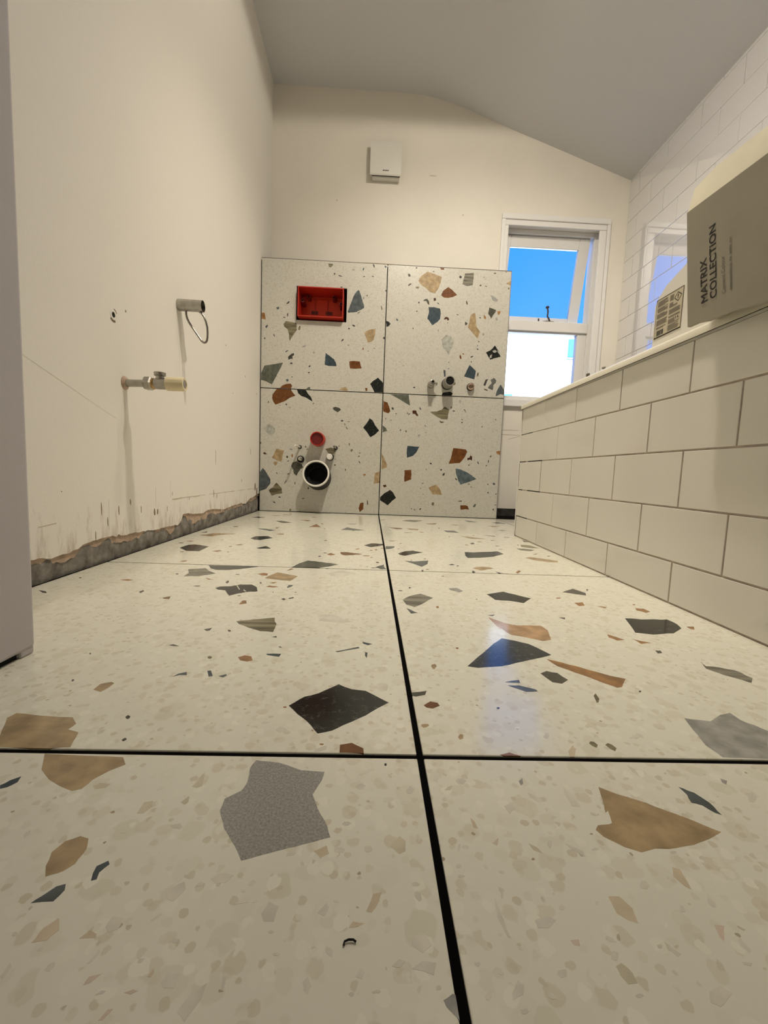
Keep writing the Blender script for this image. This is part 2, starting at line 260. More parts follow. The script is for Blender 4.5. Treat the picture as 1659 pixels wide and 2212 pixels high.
# ---------------------------------------------------------------- room shell
D = 2.0935          # tiled face of the boxing
YF = 2.30           # far wall
XL, XR = -0.60, 1.26
YN = -1.30
CHIPS = {
 ('F', 0, 0): [
  (1,'black','-4066,16703 -3857,16416 -3739,16450 -3628,16567 -3523,16640 -3686,16788 -3881,16977 -4054,17105 -4166,17056 -4254,16954'),
  (1,'brown','-2536,15522 -2390,15546 -2247,15556 -2386,15997 -2532,16456 -2599,15984 -2686,15552'),
  (1,'slate','-1326,15000 -1175,15016 -1042,14958 -989,14958 -872,14985 -725,15088 -587,15124 -744,15269 -898,15372 -1048,15500 -1157,15636 -1280,15808 -1367,15396 -1469,15044'),
  (0,'dark','-5309,17889 -5130,17829 -5026,17995 -4951,18196 -5126,18231 -5307,18291 -5414,18170 -5507,18015'),
  (0,'brown','-3268,17544 -3119,17392 -2977,17242 -2927,17631 -3093,17668 -3257,17669 -3420,17673'),
  (0,'grey','-1196,16713 -1047,16660 -904,17039 -1059,16942 -1225,16927 -1364,16824'),
  (0,'dark','-3251,20522 -3058,20445 -2889,20406 -2730,20586 -2549,20641 -2369,20852 -2592,20825 -2797,20708 -3016,20748 -3193,20592 -3418,20604'),
  (0,'brown','-3717,15093 -3788,15089 -3819,15024 -3820,14966 -3773,14958 -3721,14958 -3702,14969 -3660,15048'),
  (0,'brown','-4136,19568 -4330,19529 -4425,19447 -4471,19283 -4232,19315 -4150,19369 -4052,19486'),
  (0,'brown','-4617,19165 -4816,19112 -4884,18991 -4764,18914 -4590,18946 -4495,19122'),
  (0,'brown','-2878,18958 -2991,18952 -3052,18885 -3033,18756 -2924,18738 -2842,18780 -2798,18910'),
  (0,'dark','-5168,15073 -5336,15006 -5294,14958 -5154,14958 -5105,15021'),
  (0,'brown','-2328,16669 -2386,16577 -2355,16492 -2279,16465 -2241,16561'),
  (0,'dark','-2068,15235 -2093,15213 -2102,15130 -2054,15115 -2028,15196'),
 ],
 ('F', 0, 1): [
  (1,'green','-1491,8958 -1446,8997 -1375,9058 -1308,9107 -1240,9185 -1181,9269 -1115,9355 -1209,9405 -1301,9462 -1403,9484 -1500,9544 -1581,9565 -1668,9615 -1754,9619 -1842,9663 -1896,9557 -1946,9446 -1995,9336 -2032,9179 -2067,9016 -2084,8958'),
  (1,'black','-5101,10526 -4950,10354 -4840,10346 -4738,10359 -4637,10356 -4639,10576 -4645,10801 -4647,11024 -4746,11063 -4875,11146 -4998,11209 -5103,11254 -5176,11215 -5236,11169 -5255,11030 -5267,10874 -5272,10722'),
  (1,'black','-3824,12317 -3725,12290 -3628,12287 -3556,12446 -3455,12581 -3369,12705 -3480,12875 -3587,13045 -3717,13029 -3821,12967 -3944,12967 -3977,12759 -3995,12523'),
  (1,'black','-3305,10926 -3218,10959 -3103,10964 -3014,10996 -3124,11186 -3226,11345 -3291,11240 -3352,11119 -3414,11019'),
  (1,'rust','-1143,10550 -1053,10414 -979,10420 -901,10468 -830,10483 -753,10539 -666,10576 -588,10640 -698,10705 -804,10730 -902,10787 -1014,10849 -1093,10835 -1180,10821'),
  (1,'slate','-4192,14469 -3989,14311 -3811,14145 -3748,14267 -3668,14370 -3795,14466 -3928,14559 -4070,14665 -4160,14628 -4269,14653 -4380,14654'),
  (1,'black','-479,11815 -374,11685 -260,11825 -142,11919 -30,12043 -23,12285 -23,12309 -137,12303 -255,12341 -374,12332 -475,12141 -578,11940'),
  (1,'slate','-204,9090 -147,9002 -90,9011 -33,9030 -78,9237 -76,9501 -137,9389 -213,9300 -272,9185'),
  (1,'tan','-5477,12736 -5331,12684 -5181,12645 -5141,12795 -5091,12925 -5009,13006 -4925,13093 -4835,13157 -4733,13195 -4660,13295 -4810,13316 -4942,13283 -5091,13294 -5234,13285 -5376,13271 -5435,13120 -5478,12986 -5556,12887 -5609,12757'),
  (0,'brown','-1385,10345 -1321,10403 -1270,10496 -1346,10568 -1417,10676 -1493,10459'),
  (0,'brown','-4273,10380 -4194,10347 -4152,10413 -4109,10464 -4216,10585 -4283,10506 -4342,10407'),
  (0,'brown','-3320,13459 -3194,13460 -3240,13677 -3354,13623 -3454,13514'),
  (0,'brown','-3959,11309 -3906,11350 -3858,11409 -3986,11508 -4035,11442 -4080,11367'),
  (0,'dark','-5694,13339 -5610,13358 -5674,13576 -5730,13465 -5776,13319'),
  (0,'brown','-431,10493 -512,10499 -580,10461 -572,10393 -510,10383 -437,10396 -405,10454'),
  (0,'brown','-722,11442 -788,11346 -804,11253 -768,11243 -710,11324 -679,11398'),
  (0,'brown','-356,11272 -406,11254 -403,11176 -372,11163 -323,11208'),
  (0,'brown','-217,11358 -269,11332 -261,11233 -213,11242 -200,11319'),
  (0,'brown','-335,10284 -363,10296 -390,10271 -394,10214 -362,10202 -334,10226 -323,10256'),
  (0,'dark','-1626,10239 -1656,10254 -1673,10197 -1672,10168 -1649,10132 -1605,10162 -1601,10208'),
  (0,'dark','-1520,10668 -1579,10658 -1598,10607 -1559,10580 -1518,10589 -1491,10641'),
  (0,'dark','-187,9719 -236,9731 -258,9690 -253,9644 -231,9615 -196,9635 -179,9670'),
  (0,'dark','-266,9152 -351,9135 -386,9101 -329,9081 -263,9103 -225,9129'),
  (0,'brown','-4487,9281 -4539,9256 -4566,9200 -4553,9162 -4500,9150 -4449,9192 -4441,9248'),
  (0,'brown','-4121,11174 -4158,11177 -4162,11106 -4125,11069 -4072,11069 -4085,11142'),
  (0,'brown','-4988,10253 -5052,10237 -5016,10172 -4964,10177 -4925,10234'),
  (0,'brown','-5427,11800 -5499,11777 -5540,11713 -5477,11682 -5371,11689 -5344,11753'),
  (0,'dark','-5544,11464 -5592,11456 -5614,11387 -5547,11357 -5509,11372 -5460,11416'),
  (0,'brown','-1729,12632 -1769,12645 -1803,12600 -1789,12542 -1764,12520 -1723,12523 -1707,12587'),
  (0,'brown','-23,11615 -45,11627 -103,11608 -104,11539 -38,11532 -23,11546'),
  (0,'dark','-449,9241 -464,9233 -474,9217 -472,9196 -464,9177 -447,9193 -440,9212'),
  (0,'brown','-3941,10424 -3958,10426 -3959,10395 -3951,10366 -3929,10341 -3920,10356 -3919,10392'),
  (0,'brown','-4662,12123 -4714,12133 -4725,12106 -4715,12070 -4667,12052 -4645,12070 -4625,12103'),
 ],
 ('F', 0, 2): [
  (1,'tan','-3141,3030 -3084,2967 -3018,2966 -2949,2962 -2879,2959 -2857,2958 -2723,2958 -2693,2963 -2643,2972 -2588,2977 -2608,3030 -2625,3090 -2648,3152 -2703,3170 -2751,3185 -2744,3222 -2741,3262 -2828,3347 -2880,3348 -2929,3348 -2978,3352 -3034,3358 -3089,3361 -3147,3370 -3199,3377 -3264,3387 -3315,3391 -3322,3357 -3334,3324 -3284,3247 -3241,3170 -3197,3099'),
  (1,'black','-749,3917 -805,3863 -864,3802 -922,3766 -986,3735 -1027,3687 -1063,3634 -1104,3581 -1050,3514 -1002,3450 -951,3399 -906,3350 -867,3296 -832,3238 -797,3188 -740,3207 -688,3228 -646,3262 -609,3297 -570,3327 -518,3366 -464,3412 -415,3451 -365,3507 -311,3564 -256,3616 -206,3663 -260,3713 -307,3757 -363,3811 -420,3862 -490,3874 -557,3888 -626,3929 -689,3977'),
  (1,'olive','-2150,5527 -2066,5468 -1990,5410 -1896,5353 -1808,5299 -1727,5297 -1637,5278 -1645,5422 -1656,5563 -1705,5668 -1736,5806 -1829,5779 -1925,5740 -2015,5718 -2075,5682 -2159,5664 -2220,5629'),
  (1,'tan','-2856,3745 -2841,3785 -2830,3830 -2828,3909 -2869,3930 -2905,3912 -2944,3891 -2946,3838 -2944,3783'),
  (1,'brown','-1801,4449 -1718,4425 -1668,4456 -1711,4554 -1789,4580 -1850,4523'),
  (1,'rust','-605,2964 -558,2965 -517,2964 -465,2962 -422,2958 -427,3017 -476,3049 -519,3079 -564,3065 -608,3054'),
  (1,'slate','-2297,4092 -2224,4095 -2254,4163 -2289,4142 -2322,4120 -2350,4055'),
  (1,'blue','-2000,4076 -1963,4087 -2026,4205 -2059,4193'),
  (1,'blue','-1545,4599 -1470,4575 -1404,4558 -1395,4638 -1482,4640 -1566,4629'),
  (1,'slate','-760,4717 -682,4761 -587,4805 -507,4843 -519,4883 -616,4827 -696,4782 -789,4735'),
  (1,'pgrey','-1089,5741 -986,5710 -901,5700 -804,5670 -719,5694 -627,5729 -733,5823 -835,5924 -933,6018 -1050,6001 -1153,5980'),
  (1,'olivegrey','-3956,8180 -3951,8053 -3943,7926 -3878,7936 -3805,7949 -3739,7949 -3667,7959 -3615,8030 -3556,8078 -3499,8139 -3444,8213 -3546,8310 -3647,8404 -3722,8512 -3800,8611 -3870,8575 -3947,8547 -4029,8529 -4101,8490'),
  (1,'slateblack','-3700,8624 -3628,8565 -3551,8506 -3481,8506 -3418,8515 -3345,8510 -3278,8535 -3224,8567 -3157,8595 -3094,8624 -3034,8687 -2970,8732 -2901,8789 -2838,8838 -2777,8906 -2987,8912 -3002,8912 -3206,8905 -3419,8895 -3621,8885 -3838,8882'),
  (1,'black','-2994,7103 -2929,7092 -2866,7077 -2799,6945 -2700,6778 -2651,6849 -2607,6912 -2563,6944 -2514,6988 -2469,7024 -2425,7045 -2369,7047 -2317,7070 -2400,7328 -2468,7410 -2534,7484 -2604,7477 -2670,7466 -2735,7462 -2775,7412 -2815,7384 -2854,7338 -2913,7325 -2970,7317 -3033,7302 -3058,7247 -3084,7198'),
  (1,'tan','-2327,8321 -2363,8221 -2396,8098 -2424,7960 -2331,7919 -2243,7898 -2157,7865 -2066,7841 -1991,7823 -1903,7809 -1872,7927 -1853,8043 -1823,8183 -1908,8243 -2000,8288 -2083,8341 -2145,8372 -2212,8409 -2286,8446'),
  (1,'brown','-2583,8216 -2522,8150 -2471,8157 -2424,8161 -2442,8317 -2503,8351 -2552,8368 -2593,8310 -2642,8271'),
  (1,'pgrey','-1201,8356 -1145,8265 -1077,8262 -1002,8237 -938,8238 -874,8320 -807,8394 -736,8454 -665,8540 -750,8606 -834,8683 -916,8761 -1006,8841 -1072,8750 -1139,8637 -1205,8560 -1269,8464'),
  (1,'brown','-2360,6370 -2305,6407 -2364,6559 -2410,6542 -2413,6448 -2409,6347'),
  (1,'pgrey','-2059,3234 -2071,3206 -2062,3183 -2031,3191 -2023,3227'),
  (1,'pgrey','-1091,3270 -1118,3273 -1140,3222 -1101,3194 -1074,3197 -1048,3228'),
  (1,'pgrey','-1405,3759 -1431,3730 -1440,3682 -1422,3668 -1375,3708 -1365,3756'),
  (1,'pgrey','-490,3211 -509,3220 -519,3199 -508,3143 -488,3120 -475,3137 -472,3173'),
  (1,'pgrey','-2889,3546 -2923,3523 -2932,3503 -2894,3495 -2859,3501 -2844,3539'),
  (1,'pgrey','-3388,3687 -3417,3686 -3439,3677 -3418,3647 -3382,3633 -3357,3639 -3360,3667'),
  (1,'pgrey','-2749,3835 -2785,3801 -2790,3759 -2768,3752 -2738,3762 -2719,3790 -2719,3839'),
  (1,'pgrey','-884,3117 -902,3108 -920,3084 -910,3065 -894,3066 -866,3089 -865,3111'),
  (1,'pgrey','-1671,3244 -1716,3225 -1705,3199 -1654,3182 -1637,3207'),
  (1,'pgrey','-721,3041 -793,2994 -798,2971 -762,2967 -709,2999 -705,3033'),
  (1,'pgrey','-2505,3188 -2515,3168 -2492,3131 -2462,3155 -2469,3197'),
  (1,'pgrey','-209,4012 -273,4020 -307,3980 -310,3921 -274,3866 -212,3881 -195,3963'),
  (0,'slate','-1856,4063 -1828,4103 -1847,4137 -1874,4114 -1908,4090'),
  (0,'dark','-2673,4777 -2608,4781 -2698,4829 -2743,4800'),
  (0,'dark','-2484,5261 -2446,5280 -2450,5370 -2488,5336 -2534,5314'),
  (0,'blue','-464,4977 -406,4938 -354,4976 -415,5005 -480,5040'),
  (0,'blue','-439,4641 -417,4581 -410,4724 -438,4735'),
  (0,'dark','-4132,6784 -4133,6892 -4179,6957 -4202,6858'),
  (0,'rust','-3630,6525 -3548,6521 -3589,6655 -3636,6620 -3681,6570'),
  (0,'brown','-4737,7486 -4675,7559 -4808,7610 -4901,7533'),
  (0,'dark','-5605,6664 -5519,6646 -5610,6742 -5761,6794'),
  (0,'dark','-1552,5099 -1563,5151 -1620,5117'),
  (0,'brown','-2183,7350 -2107,7334 -2069,7363 -2029,7393 -2090,7422 -2149,7429 -2205,7459 -2252,7369'),
  (0,'brown','-2166,7587 -2123,7709 -2195,7682 -2255,7649'),
  (0,'slate','-1856,7327 -1805,7417 -1793,7539 -1830,7528 -1873,7530 -1879,7383'),
  (0,'dark','-1778,6620 -1757,6670 -1802,6736 -1831,6677'),
  (0,'dark','-1699,6689 -1665,6723 -1637,6751 -1658,6806 -1696,6768 -1727,6729'),
  (0,'brown','-2070,8677 -2012,8767 -2074,8842 -2108,8714 -2130,8578'),
  (0,'brown','-3412,7738 -3350,7733 -3286,7715 -3354,7755 -3430,7815 -3507,7861'),
  (0,'black','-1350,8912 -1333,8869 -1281,8900 -1283,8912'),
  (0,'dark','-2406,3393 -2410,3384 -2412,3363 -2388,3339 -2375,3337 -2369,3353 -2379,3378'),
  (0,'dark','-2257,3095 -2268,3082 -2269,3067 -2256,3055 -2245,3055 -2236,3072 -2240,3083'),
  (0,'dark','-3257,3967 -3258,3953 -3241,3926 -3230,3926 -3226,3937 -3241,3961'),
  (0,'dark','-3467,4546 -3479,4552 -3470,4528 -3459,4517 -3446,4514 -3448,4528'),
  (0,'dark','-2194,5310 -2213,5318 -2229,5312 -2212,5273 -2192,5253 -2176,5257 -2179,5284'),
  (0,'brown','-1124,3567 -1138,3569 -1152,3557 -1146,3550 -1135,3543 -1121,3545 -1116,3555'),
  (0,'dark','-1446,4838 -1463,4836 -1465,4819 -1444,4806 -1425,4811'),
  (0,'olive','-2166,4545 -2180,4526 -2166,4480 -2130,4470 -2128,4515'),
  (0,'dark','-5658,7635 -5681,7635 -5684,7622 -5674,7598 -5643,7581 -5620,7587 -5637,7619'),
  (0,'brown','-736,3063 -759,3066 -767,3055 -752,3047 -740,3048 -732,3058'),
  (0,'pgrey','-1584,3736 -1612,3740 -1626,3729 -1630,3711 -1599,3703 -1563,3707 -1566,3725'),
  (0,'pgrey','-3066,3450 -3092,3440 -3095,3429 -3079,3408 -3051,3408 -3043,3423 -3041,3434'),
  (0,'pgrey','-1253,3341 -1274,3330 -1273,3307 -1231,3310 -1212,3333'),
  (0,'pgrey','-3127,5113 -3146,5024 -3115,4993 -3095,5038 -3092,5118'),
  (0,'dark','-3398,7323 -3451,7316 -3505,7294 -3477,7272 -3443,7260 -3389,7271 -3374,7303'),
  (0,'dark','-3041,7705 -3042,7598 -2987,7505 -2975,7582 -3008,7687'),
  (0,'dark','-2411,7667 -2430,7673 -2425,7635 -2414,7590 -2397,7555 -2381,7554 -2386,7604'),
  (0,'dark','-2991,8216 -3042,8216 -3048,8183 -3030,8170 -2985,8170 -2969,8200'),
  (0,'dark','-1663,7099 -1689,7095 -1679,7067 -1667,7057 -1652,7083'),
  (0,'dark','-2048,7071 -2058,7073 -2063,7055 -2048,7032 -2038,7037 -2038,7054'),
  (0,'dark','-2526,6813 -2561,6811 -2574,6790 -2554,6773 -2523,6779 -2506,6793'),
  (0,'dark','-4143,8129 -4176,8104 -4143,8046 -4109,8045 -4104,8076'),
  (0,'pgrey','-1333,7095 -1359,7073 -1355,7040 -1316,7023 -1305,7056'),
  (0,'dark','-2935,6208 -2944,6208 -2936,6182 -2923,6180 -2926,6197'),
  (2,'pgrey','-2641,7116 -2646,7163 -2761,7399 -2775,7389'),
  (2,'pgrey','-2557,7085 -2492,7022 -2510,7059 -2589,7185'),
 ],
 ('F', 0, 3): [
  (1,'tan','-2665,2822 -2616,2742 -2556,2695 -2497,2651 -2442,2623 -2383,2593 -2332,2573 -2285,2556 -2261,2564 -2234,2574 -2224,2613 -2217,2656 -2198,2685 -2179,2713 -2156,2744 -2122,2773 -2088,2803 -2148,2877 -2266,2883 -2373,2885 -2486,2889 -2599,2895 -2715,2901'),
  (1,'granite','-1212,2822 -1219,2783 -1206,2714 -1199,2652 -1204,2613 -1216,2574 -1245,2551 -1272,2528 -1299,2509 -1296,2457 -1296,2410 -1272,2366 -1247,2325 -1226,2283 -1192,2246 -1160,2205 -1127,2169 -1094,2124 -1065,2081 -1028,2092 -996,2104 -962,2116 -927,2127 -891,2140 -858,2149 -825,2161 -791,2168 -760,2180 -721,2192 -681,2204 -643,2219 -602,2231 -615,2264 -624,2299 -646,2344 -676,2390 -701,2437 -723,2494 -748,2549 -728,2608 -705,2672 -697,2716 -694,2757 -751,2762 -807,2767 -857,2771 -915,2796 -970,2822 -1031,2844 -1090,2853 -1143,2858 -1198,2866'),
  (1,'tan','-2034,2206 -2065,2191 -2073,2167 -2081,2144 -2088,2122 -2070,2081 -2059,2043 -2038,2013 -2019,1986 -1996,1997 -1972,2005 -1953,2016 -1935,2036 -1919,2058 -1921,2086 -1917,2115 -1919,2146 -1934,2177 -1951,2209 -2006,2224'),
  (1,'blue','-2738,2565 -2705,2581 -2690,2602 -2678,2625 -2696,2677 -2717,2658 -2738,2640 -2748,2615 -2764,2595'),
  (1,'blue','-1781,2060 -1801,2045 -1795,2006 -1779,1966 -1756,1974 -1766,2010 -1756,2032 -1742,2056 -1760,2076'),
  (1,'slate','-1963,1859 -1936,1862 -1913,1863 -1889,1864 -1880,1890 -1874,1919 -1891,1950 -1910,1943 -1927,1937 -1939,1920 -1949,1905 -1962,1888 -1977,1872 -1987,1855'),
  (1,'pgrey','-1094,1434 -1074,1419 -1068,1436 -1059,1452 -1049,1470 -1040,1488 -1040,1506 -1039,1522 -1036,1541 -1054,1529 -1069,1515 -1087,1504 -1098,1485 -1109,1468 -1116,1449'),
  (1,'tanp','-364,1817 -343,1843 -327,1870 -321,1894 -311,1917 -332,1912 -357,1907 -366,1879 -378,1850 -390,1823'),
  (1,'tanp','-1823,1692 -1794,1697 -1784,1718 -1770,1738 -1787,1764 -1809,1791 -1819,1777 -1832,1761 -1844,1748 -1849,1728 -1847,1706 -1851,1687'),
  (1,'tanp','-1623,1706 -1590,1707 -1595,1722 -1632,1738 -1646,1721 -1659,1704'),
  (1,'olivep','-236,2153 -210,2127 -174,2146 -173,2178 -168,2210 -202,2243 -231,2208 -257,2177'),
  (1,'olivep','-1508,2595 -1483,2613 -1498,2675 -1516,2740 -1526,2693 -1532,2648 -1545,2605'),
  (1,'pgrey','-1002,1857 -968,1862 -961,1892 -988,1889 -1010,1870 -1030,1850'),
  (1,'pgrey','-1222,1941 -1213,1956 -1233,1969 -1247,1941'),
  (1,'pgrey','-967,1945 -951,1966 -975,1975 -993,1949'),
  (1,'olivep','-1744,2385 -1732,2409 -1716,2433 -1734,2482 -1757,2477 -1782,2471 -1783,2429 -1781,2384'),
  (1,'olivep','-1528,2455 -1514,2475 -1528,2526 -1544,2501 -1560,2474'),
  (1,'tanp','-661,2120 -644,2099 -625,2114 -599,2127 -618,2177 -649,2159 -684,2142'),
  (1,'pgrey','-643,1529 -641,1515 -622,1502 -619,1516 -611,1531 -622,1547 -631,1563 -649,1544'),
  (1,'olivep','-2148,2575 -2117,2580 -2091,2585 -2080,2620 -2118,2624 -2150,2628 -2181,2601'),
  (1,'pinkp','-1504,1542 -1493,1558 -1479,1573 -1503,1568 -1523,1563 -1527,1549 -1528,1534'),
  (1,'pinkp','-1323,1504 -1304,1514 -1322,1521 -1335,1515 -1351,1510'),
  (1,'pinkp','-1382,1427 -1374,1442 -1364,1459 -1383,1458 -1391,1440 -1399,1424'),
  (1,'tanp','-1274,1561 -1268,1580 -1280,1593 -1283,1578 -1290,1563'),
  (1,'pgrey','-590,1799 -578,1820 -570,1839 -585,1863 -603,1840 -625,1816'),
  (1,'tanp','-434,1753 -399,1769 -423,1772 -452,1777 -469,1750'),
  (1,'pgrey','-1360,1878 -1324,1866 -1313,1888 -1301,1906 -1291,1928 -1314,1966 -1340,1950 -1358,1931 -1383,1915'),
  (1,'pgrey','-1152,1954 -1129,1958 -1104,1961 -1092,1981 -1079,2001 -1116,2008 -1148,2014 -1169,1998 -1187,1980'),
  (1,'pgrey','-1205,1525 -1187,1525 -1165,1524 -1163,1549 -1158,1575 -1182,1575 -1210,1576 -1215,1560 -1225,1545'),
  (1,'pgrey','-1861,1555 -1861,1577 -1863,1599 -1879,1612 -1878,1596 -1877,1579 -1879,1564'),
  (1,'pgrey','-1548,1728 -1532,1735 -1513,1743 -1513,1766 -1519,1791 -1546,1795 -1568,1797 -1574,1776 -1575,1754'),
  (1,'pgrey','-406,1552 -391,1579 -412,1592 -423,1576 -432,1561'),
  (1,'pgrey','-246,1592 -220,1615 -244,1626 -261,1612 -278,1597'),
  (1,'pgrey','-867,1776 -845,1777 -821,1776 -818,1810 -813,1845 -842,1856 -866,1868 -875,1837 -888,1810'),
  (1,'pgrey','-1379,1775 -1364,1792 -1349,1809 -1358,1814 -1374,1797 -1387,1781'),
  (1,'pgrey','-1550,1612 -1540,1631 -1535,1653 -1546,1663 -1549,1644 -1556,1625 -1562,1607'),
  (1,'grey','-67,1460 -56,1449 -44,1439 -28,1424 -23,1419 -23,1498 -34,1502 -54,1491 -75,1481'),
  (1,'pgrey','-127,2567 -100,2568 -73,2608 -101,2638 -135,2597'),
  (1,'pgrey','-171,1585 -146,1581 -124,1573 -101,1565 -93,1588 -84,1610 -111,1614 -142,1618 -167,1604 -194,1589'),
  (1,'pgrey','-182,1694 -180,1675 -157,1660 -138,1648 -116,1663 -94,1679 -107,1702 -118,1725 -153,1718 -187,1711'),
  (1,'pgrey','-1734,2605 -1748,2599 -1761,2579 -1756,2566 -1734,2575 -1720,2586 -1722,2600'),
  (1,'pgrey','-1235,1704 -1249,1704 -1253,1698 -1250,1689 -1237,1686 -1223,1688 -1225,1695'),
  (1,'pgrey','-1351,1627 -1358,1619 -1353,1610 -1338,1614 -1333,1628'),
  (1,'pgrey','-1443,1517 -1459,1506 -1460,1500 -1432,1507 -1426,1515'),
  (1,'pgrey','-290,1761 -298,1765 -306,1741 -301,1727 -289,1732 -282,1741'),
  (1,'pgrey','-438,1508 -448,1509 -459,1504 -455,1499 -449,1494 -438,1497 -435,1503'),
  (1,'pgrey','-339,1517 -364,1510 -361,1505 -331,1506 -327,1512'),
  (1,'pgrey','-966,1562 -978,1566 -979,1544 -973,1518 -967,1518 -963,1534'),
  (1,'pgrey','-370,2174 -393,2180 -405,2171 -404,2148 -392,2136 -364,2144 -358,2162'),
  (1,'pgrey','-532,2168 -556,2167 -574,2162 -570,2138 -553,2133 -521,2135 -514,2153'),
  (1,'pgrey','-807,2137 -830,2126 -833,2109 -791,2116 -781,2134'),
  (1,'pgrey','-636,2648 -672,2640 -675,2621 -638,2611 -619,2632'),
  (1,'pgrey','-502,2341 -531,2341 -541,2322 -523,2310 -507,2312 -486,2328'),
  (1,'pgrey','-375,2799 -437,2760 -457,2731 -433,2729 -368,2773 -352,2802'),
  (1,'pgrey','-245,2537 -289,2527 -287,2498 -245,2495 -215,2521'),
  (1,'pgrey','-426,2653 -455,2647 -471,2625 -451,2601 -420,2604 -403,2634'),
  (1,'pgrey','-1495,2317 -1520,2312 -1540,2297 -1511,2282 -1478,2277 -1470,2295'),
  (1,'pgrey','-2320,2249 -2317,2224 -2301,2213 -2290,2232 -2305,2260'),
  (1,'pgrey','-1963,1731 -1959,1717 -1947,1711 -1937,1717 -1943,1728'),
  (1,'pgrey','-1707,1615 -1717,1605 -1720,1587 -1704,1581 -1694,1583 -1689,1599 -1695,1613'),
  (1,'pgrey','-532,1651 -545,1668 -566,1670 -567,1653 -558,1643 -538,1633'),
  (1,'pgrey','-774,1650 -796,1647 -791,1639 -770,1636 -764,1643'),
  (1,'pgrey','-126,1967 -143,1970 -160,1960 -145,1947 -123,1948 -115,1957'),
  (1,'pgrey','-129,1921 -148,1915 -147,1890 -128,1870 -114,1879 -117,1910'),
  (1,'pgrey','-80,1528 -87,1531 -97,1527 -99,1517 -94,1515 -82,1516 -77,1522'),
  (0,'black','-253,2848 -261,2854 -270,2851 -272,2836 -262,2824 -256,2833'),
  (0,'pgrey','-1393,2366 -1411,2366 -1414,2357 -1409,2346 -1390,2344 -1382,2350 -1375,2364'),
  (0,'pgrey','-1786,2256 -1798,2254 -1799,2247 -1772,2244 -1763,2251'),
  (0,'pgrey','-731,2076 -742,2081 -745,2065 -738,2057 -725,2056 -725,2065'),
  (0,'pgrey','-1793,1671 -1805,1667 -1807,1663 -1802,1656 -1787,1656 -1784,1660 -1787,1668'),
  (0,'pgrey','-1304,2000 -1322,2001 -1331,1998 -1328,1990 -1314,1984 -1302,1985 -1296,1993'),
  (0,'pgrey','-813,1736 -826,1740 -833,1735 -834,1728 -823,1725 -815,1726 -809,1732'),
  (0,'pgrey','-996,1926 -1009,1926 -1017,1922 -1013,1914 -1005,1911 -994,1912 -991,1918'),
  (0,'pgrey','-930,1877 -946,1870 -945,1860 -936,1860 -922,1865 -921,1875'),
  (0,'pgrey','-531,1877 -551,1873 -548,1866 -531,1862 -522,1867'),
  (0,'pgrey','-136,2493 -177,2490 -179,2480 -134,2476 -120,2488'),
  (0,'pgrey','-89,2256 -101,2252 -102,2233 -92,2203 -86,2209 -85,2239'),
  (0,'pgrey','-86,2396 -98,2404 -117,2410 -123,2402 -110,2383 -92,2377 -82,2376'),
 ],
 ('F', 1, 0): [
  (1,'slate','2461,15315 2607,15337 2738,15302 2887,15281 2863,15587 2814,15885 2682,15840 2530,15809 2398,15783'),
  (1,'green','1141,18510 1284,18413 1422,18344 1577,18298 1777,18627 2009,19025 1827,19069 1627,19070 1430,19162 1217,18930 1004,18620'),
  (0,'rust','431,15966 571,15691 698,15721 850,15834 794,16080 641,16159 454,16135 300,16219'),
  (0,'brown','1107,15681 1260,15681 1392,15609 1466,15915 1297,15949 1144,16005 989,16017'),
  (0,'slate','4092,19030 4250,19020 4406,19049 4581,19071 4470,19352 4353,19624 4215,19694 4061,19697'),
  (0,'brown','2110,17617 2242,17626 2397,17696 2501,18183 2315,18066 2142,17946 1975,17849'),
  (0,'brown','3143,17684 3250,17534 3475,17814 3316,17820 3169,17810 3022,17779'),
  (0,'dark','4780,16253 4937,16373 5097,16516 4947,16475 4840,16493 4699,16493'),
  (0,'slate','5302,18953 5403,18813 5574,18891 5702,18888 5860,18942 5742,19121 5635,19376 5406,19214 5236,19160'),
  (0,'brown','4716,17657 4834,17485 5042,17641 5283,17861 5090,17799 4931,17810 4773,17817 4579,17761'),
  (0,'brown','1515,15167 1446,15156 1372,15071 1443,15006 1508,15025 1579,15100'),
  (0,'dark','2365,16570 2337,16581 2301,16473 2300,16358 2342,16390 2378,16477'),
  (0,'dark','229,18824 134,18811 44,18722 35,18611 120,18600 223,18642 264,18731'),
 ],
 ('F', 1, 1): [
  (1,'black','377,10695 444,10647 504,10614 617,10721 728,10855 830,10943 931,11049 1033,11120 949,11222 868,11275 779,11375 665,11296 555,11242 446,11065 339,10897'),
  (1,'slate','532,9818 611,9699 689,9555 739,9465 788,9381 876,9523 963,9690 1039,10092 950,10054 853,10022 765,9974 668,9933 597,9956 517,9953 446,9974'),
  (1,'slateblack','2132,10874 2131,10572 2233,10592 2328,10626 2431,10643 2529,10683 2652,10735 2762,10795 2885,10856 3024,11017 3161,11145 3307,11313 3270,11498 3239,11681 3076,11600 2915,11544 2768,11503 2618,11455 2462,11377 2344,11405 2232,11395'),
  (1,'tan','3777,10710 3824,10603 3896,10530 3968,10473 4055,10437 4130,10365 4232,10375 4307,10367 4407,10375 4490,10574 4400,10619 4327,10692 4236,10749 4149,10816 4067,10880 3991,10934 3901,10981 3804,10892 3704,10781'),
  (1,'tan','2028,9283 2098,9174 2181,9224 2292,9311 2375,9361 2470,9426 2410,9550 2340,9567 2276,9590 2208,9589 2083,9499 1963,9397'),
  (1,'green','3997,12140 4012,11973 4100,11945 4194,11907 4281,11878 4480,12095 4393,12155 4323,12203 4233,12261 4103,12262 3994,12304'),
  (1,'olive','4246,12569 4333,12518 4428,12443 4520,12398 4653,12442 4776,12444 4724,12583 4692,12760 4639,12915 4558,12956 4472,12968 4376,12984'),
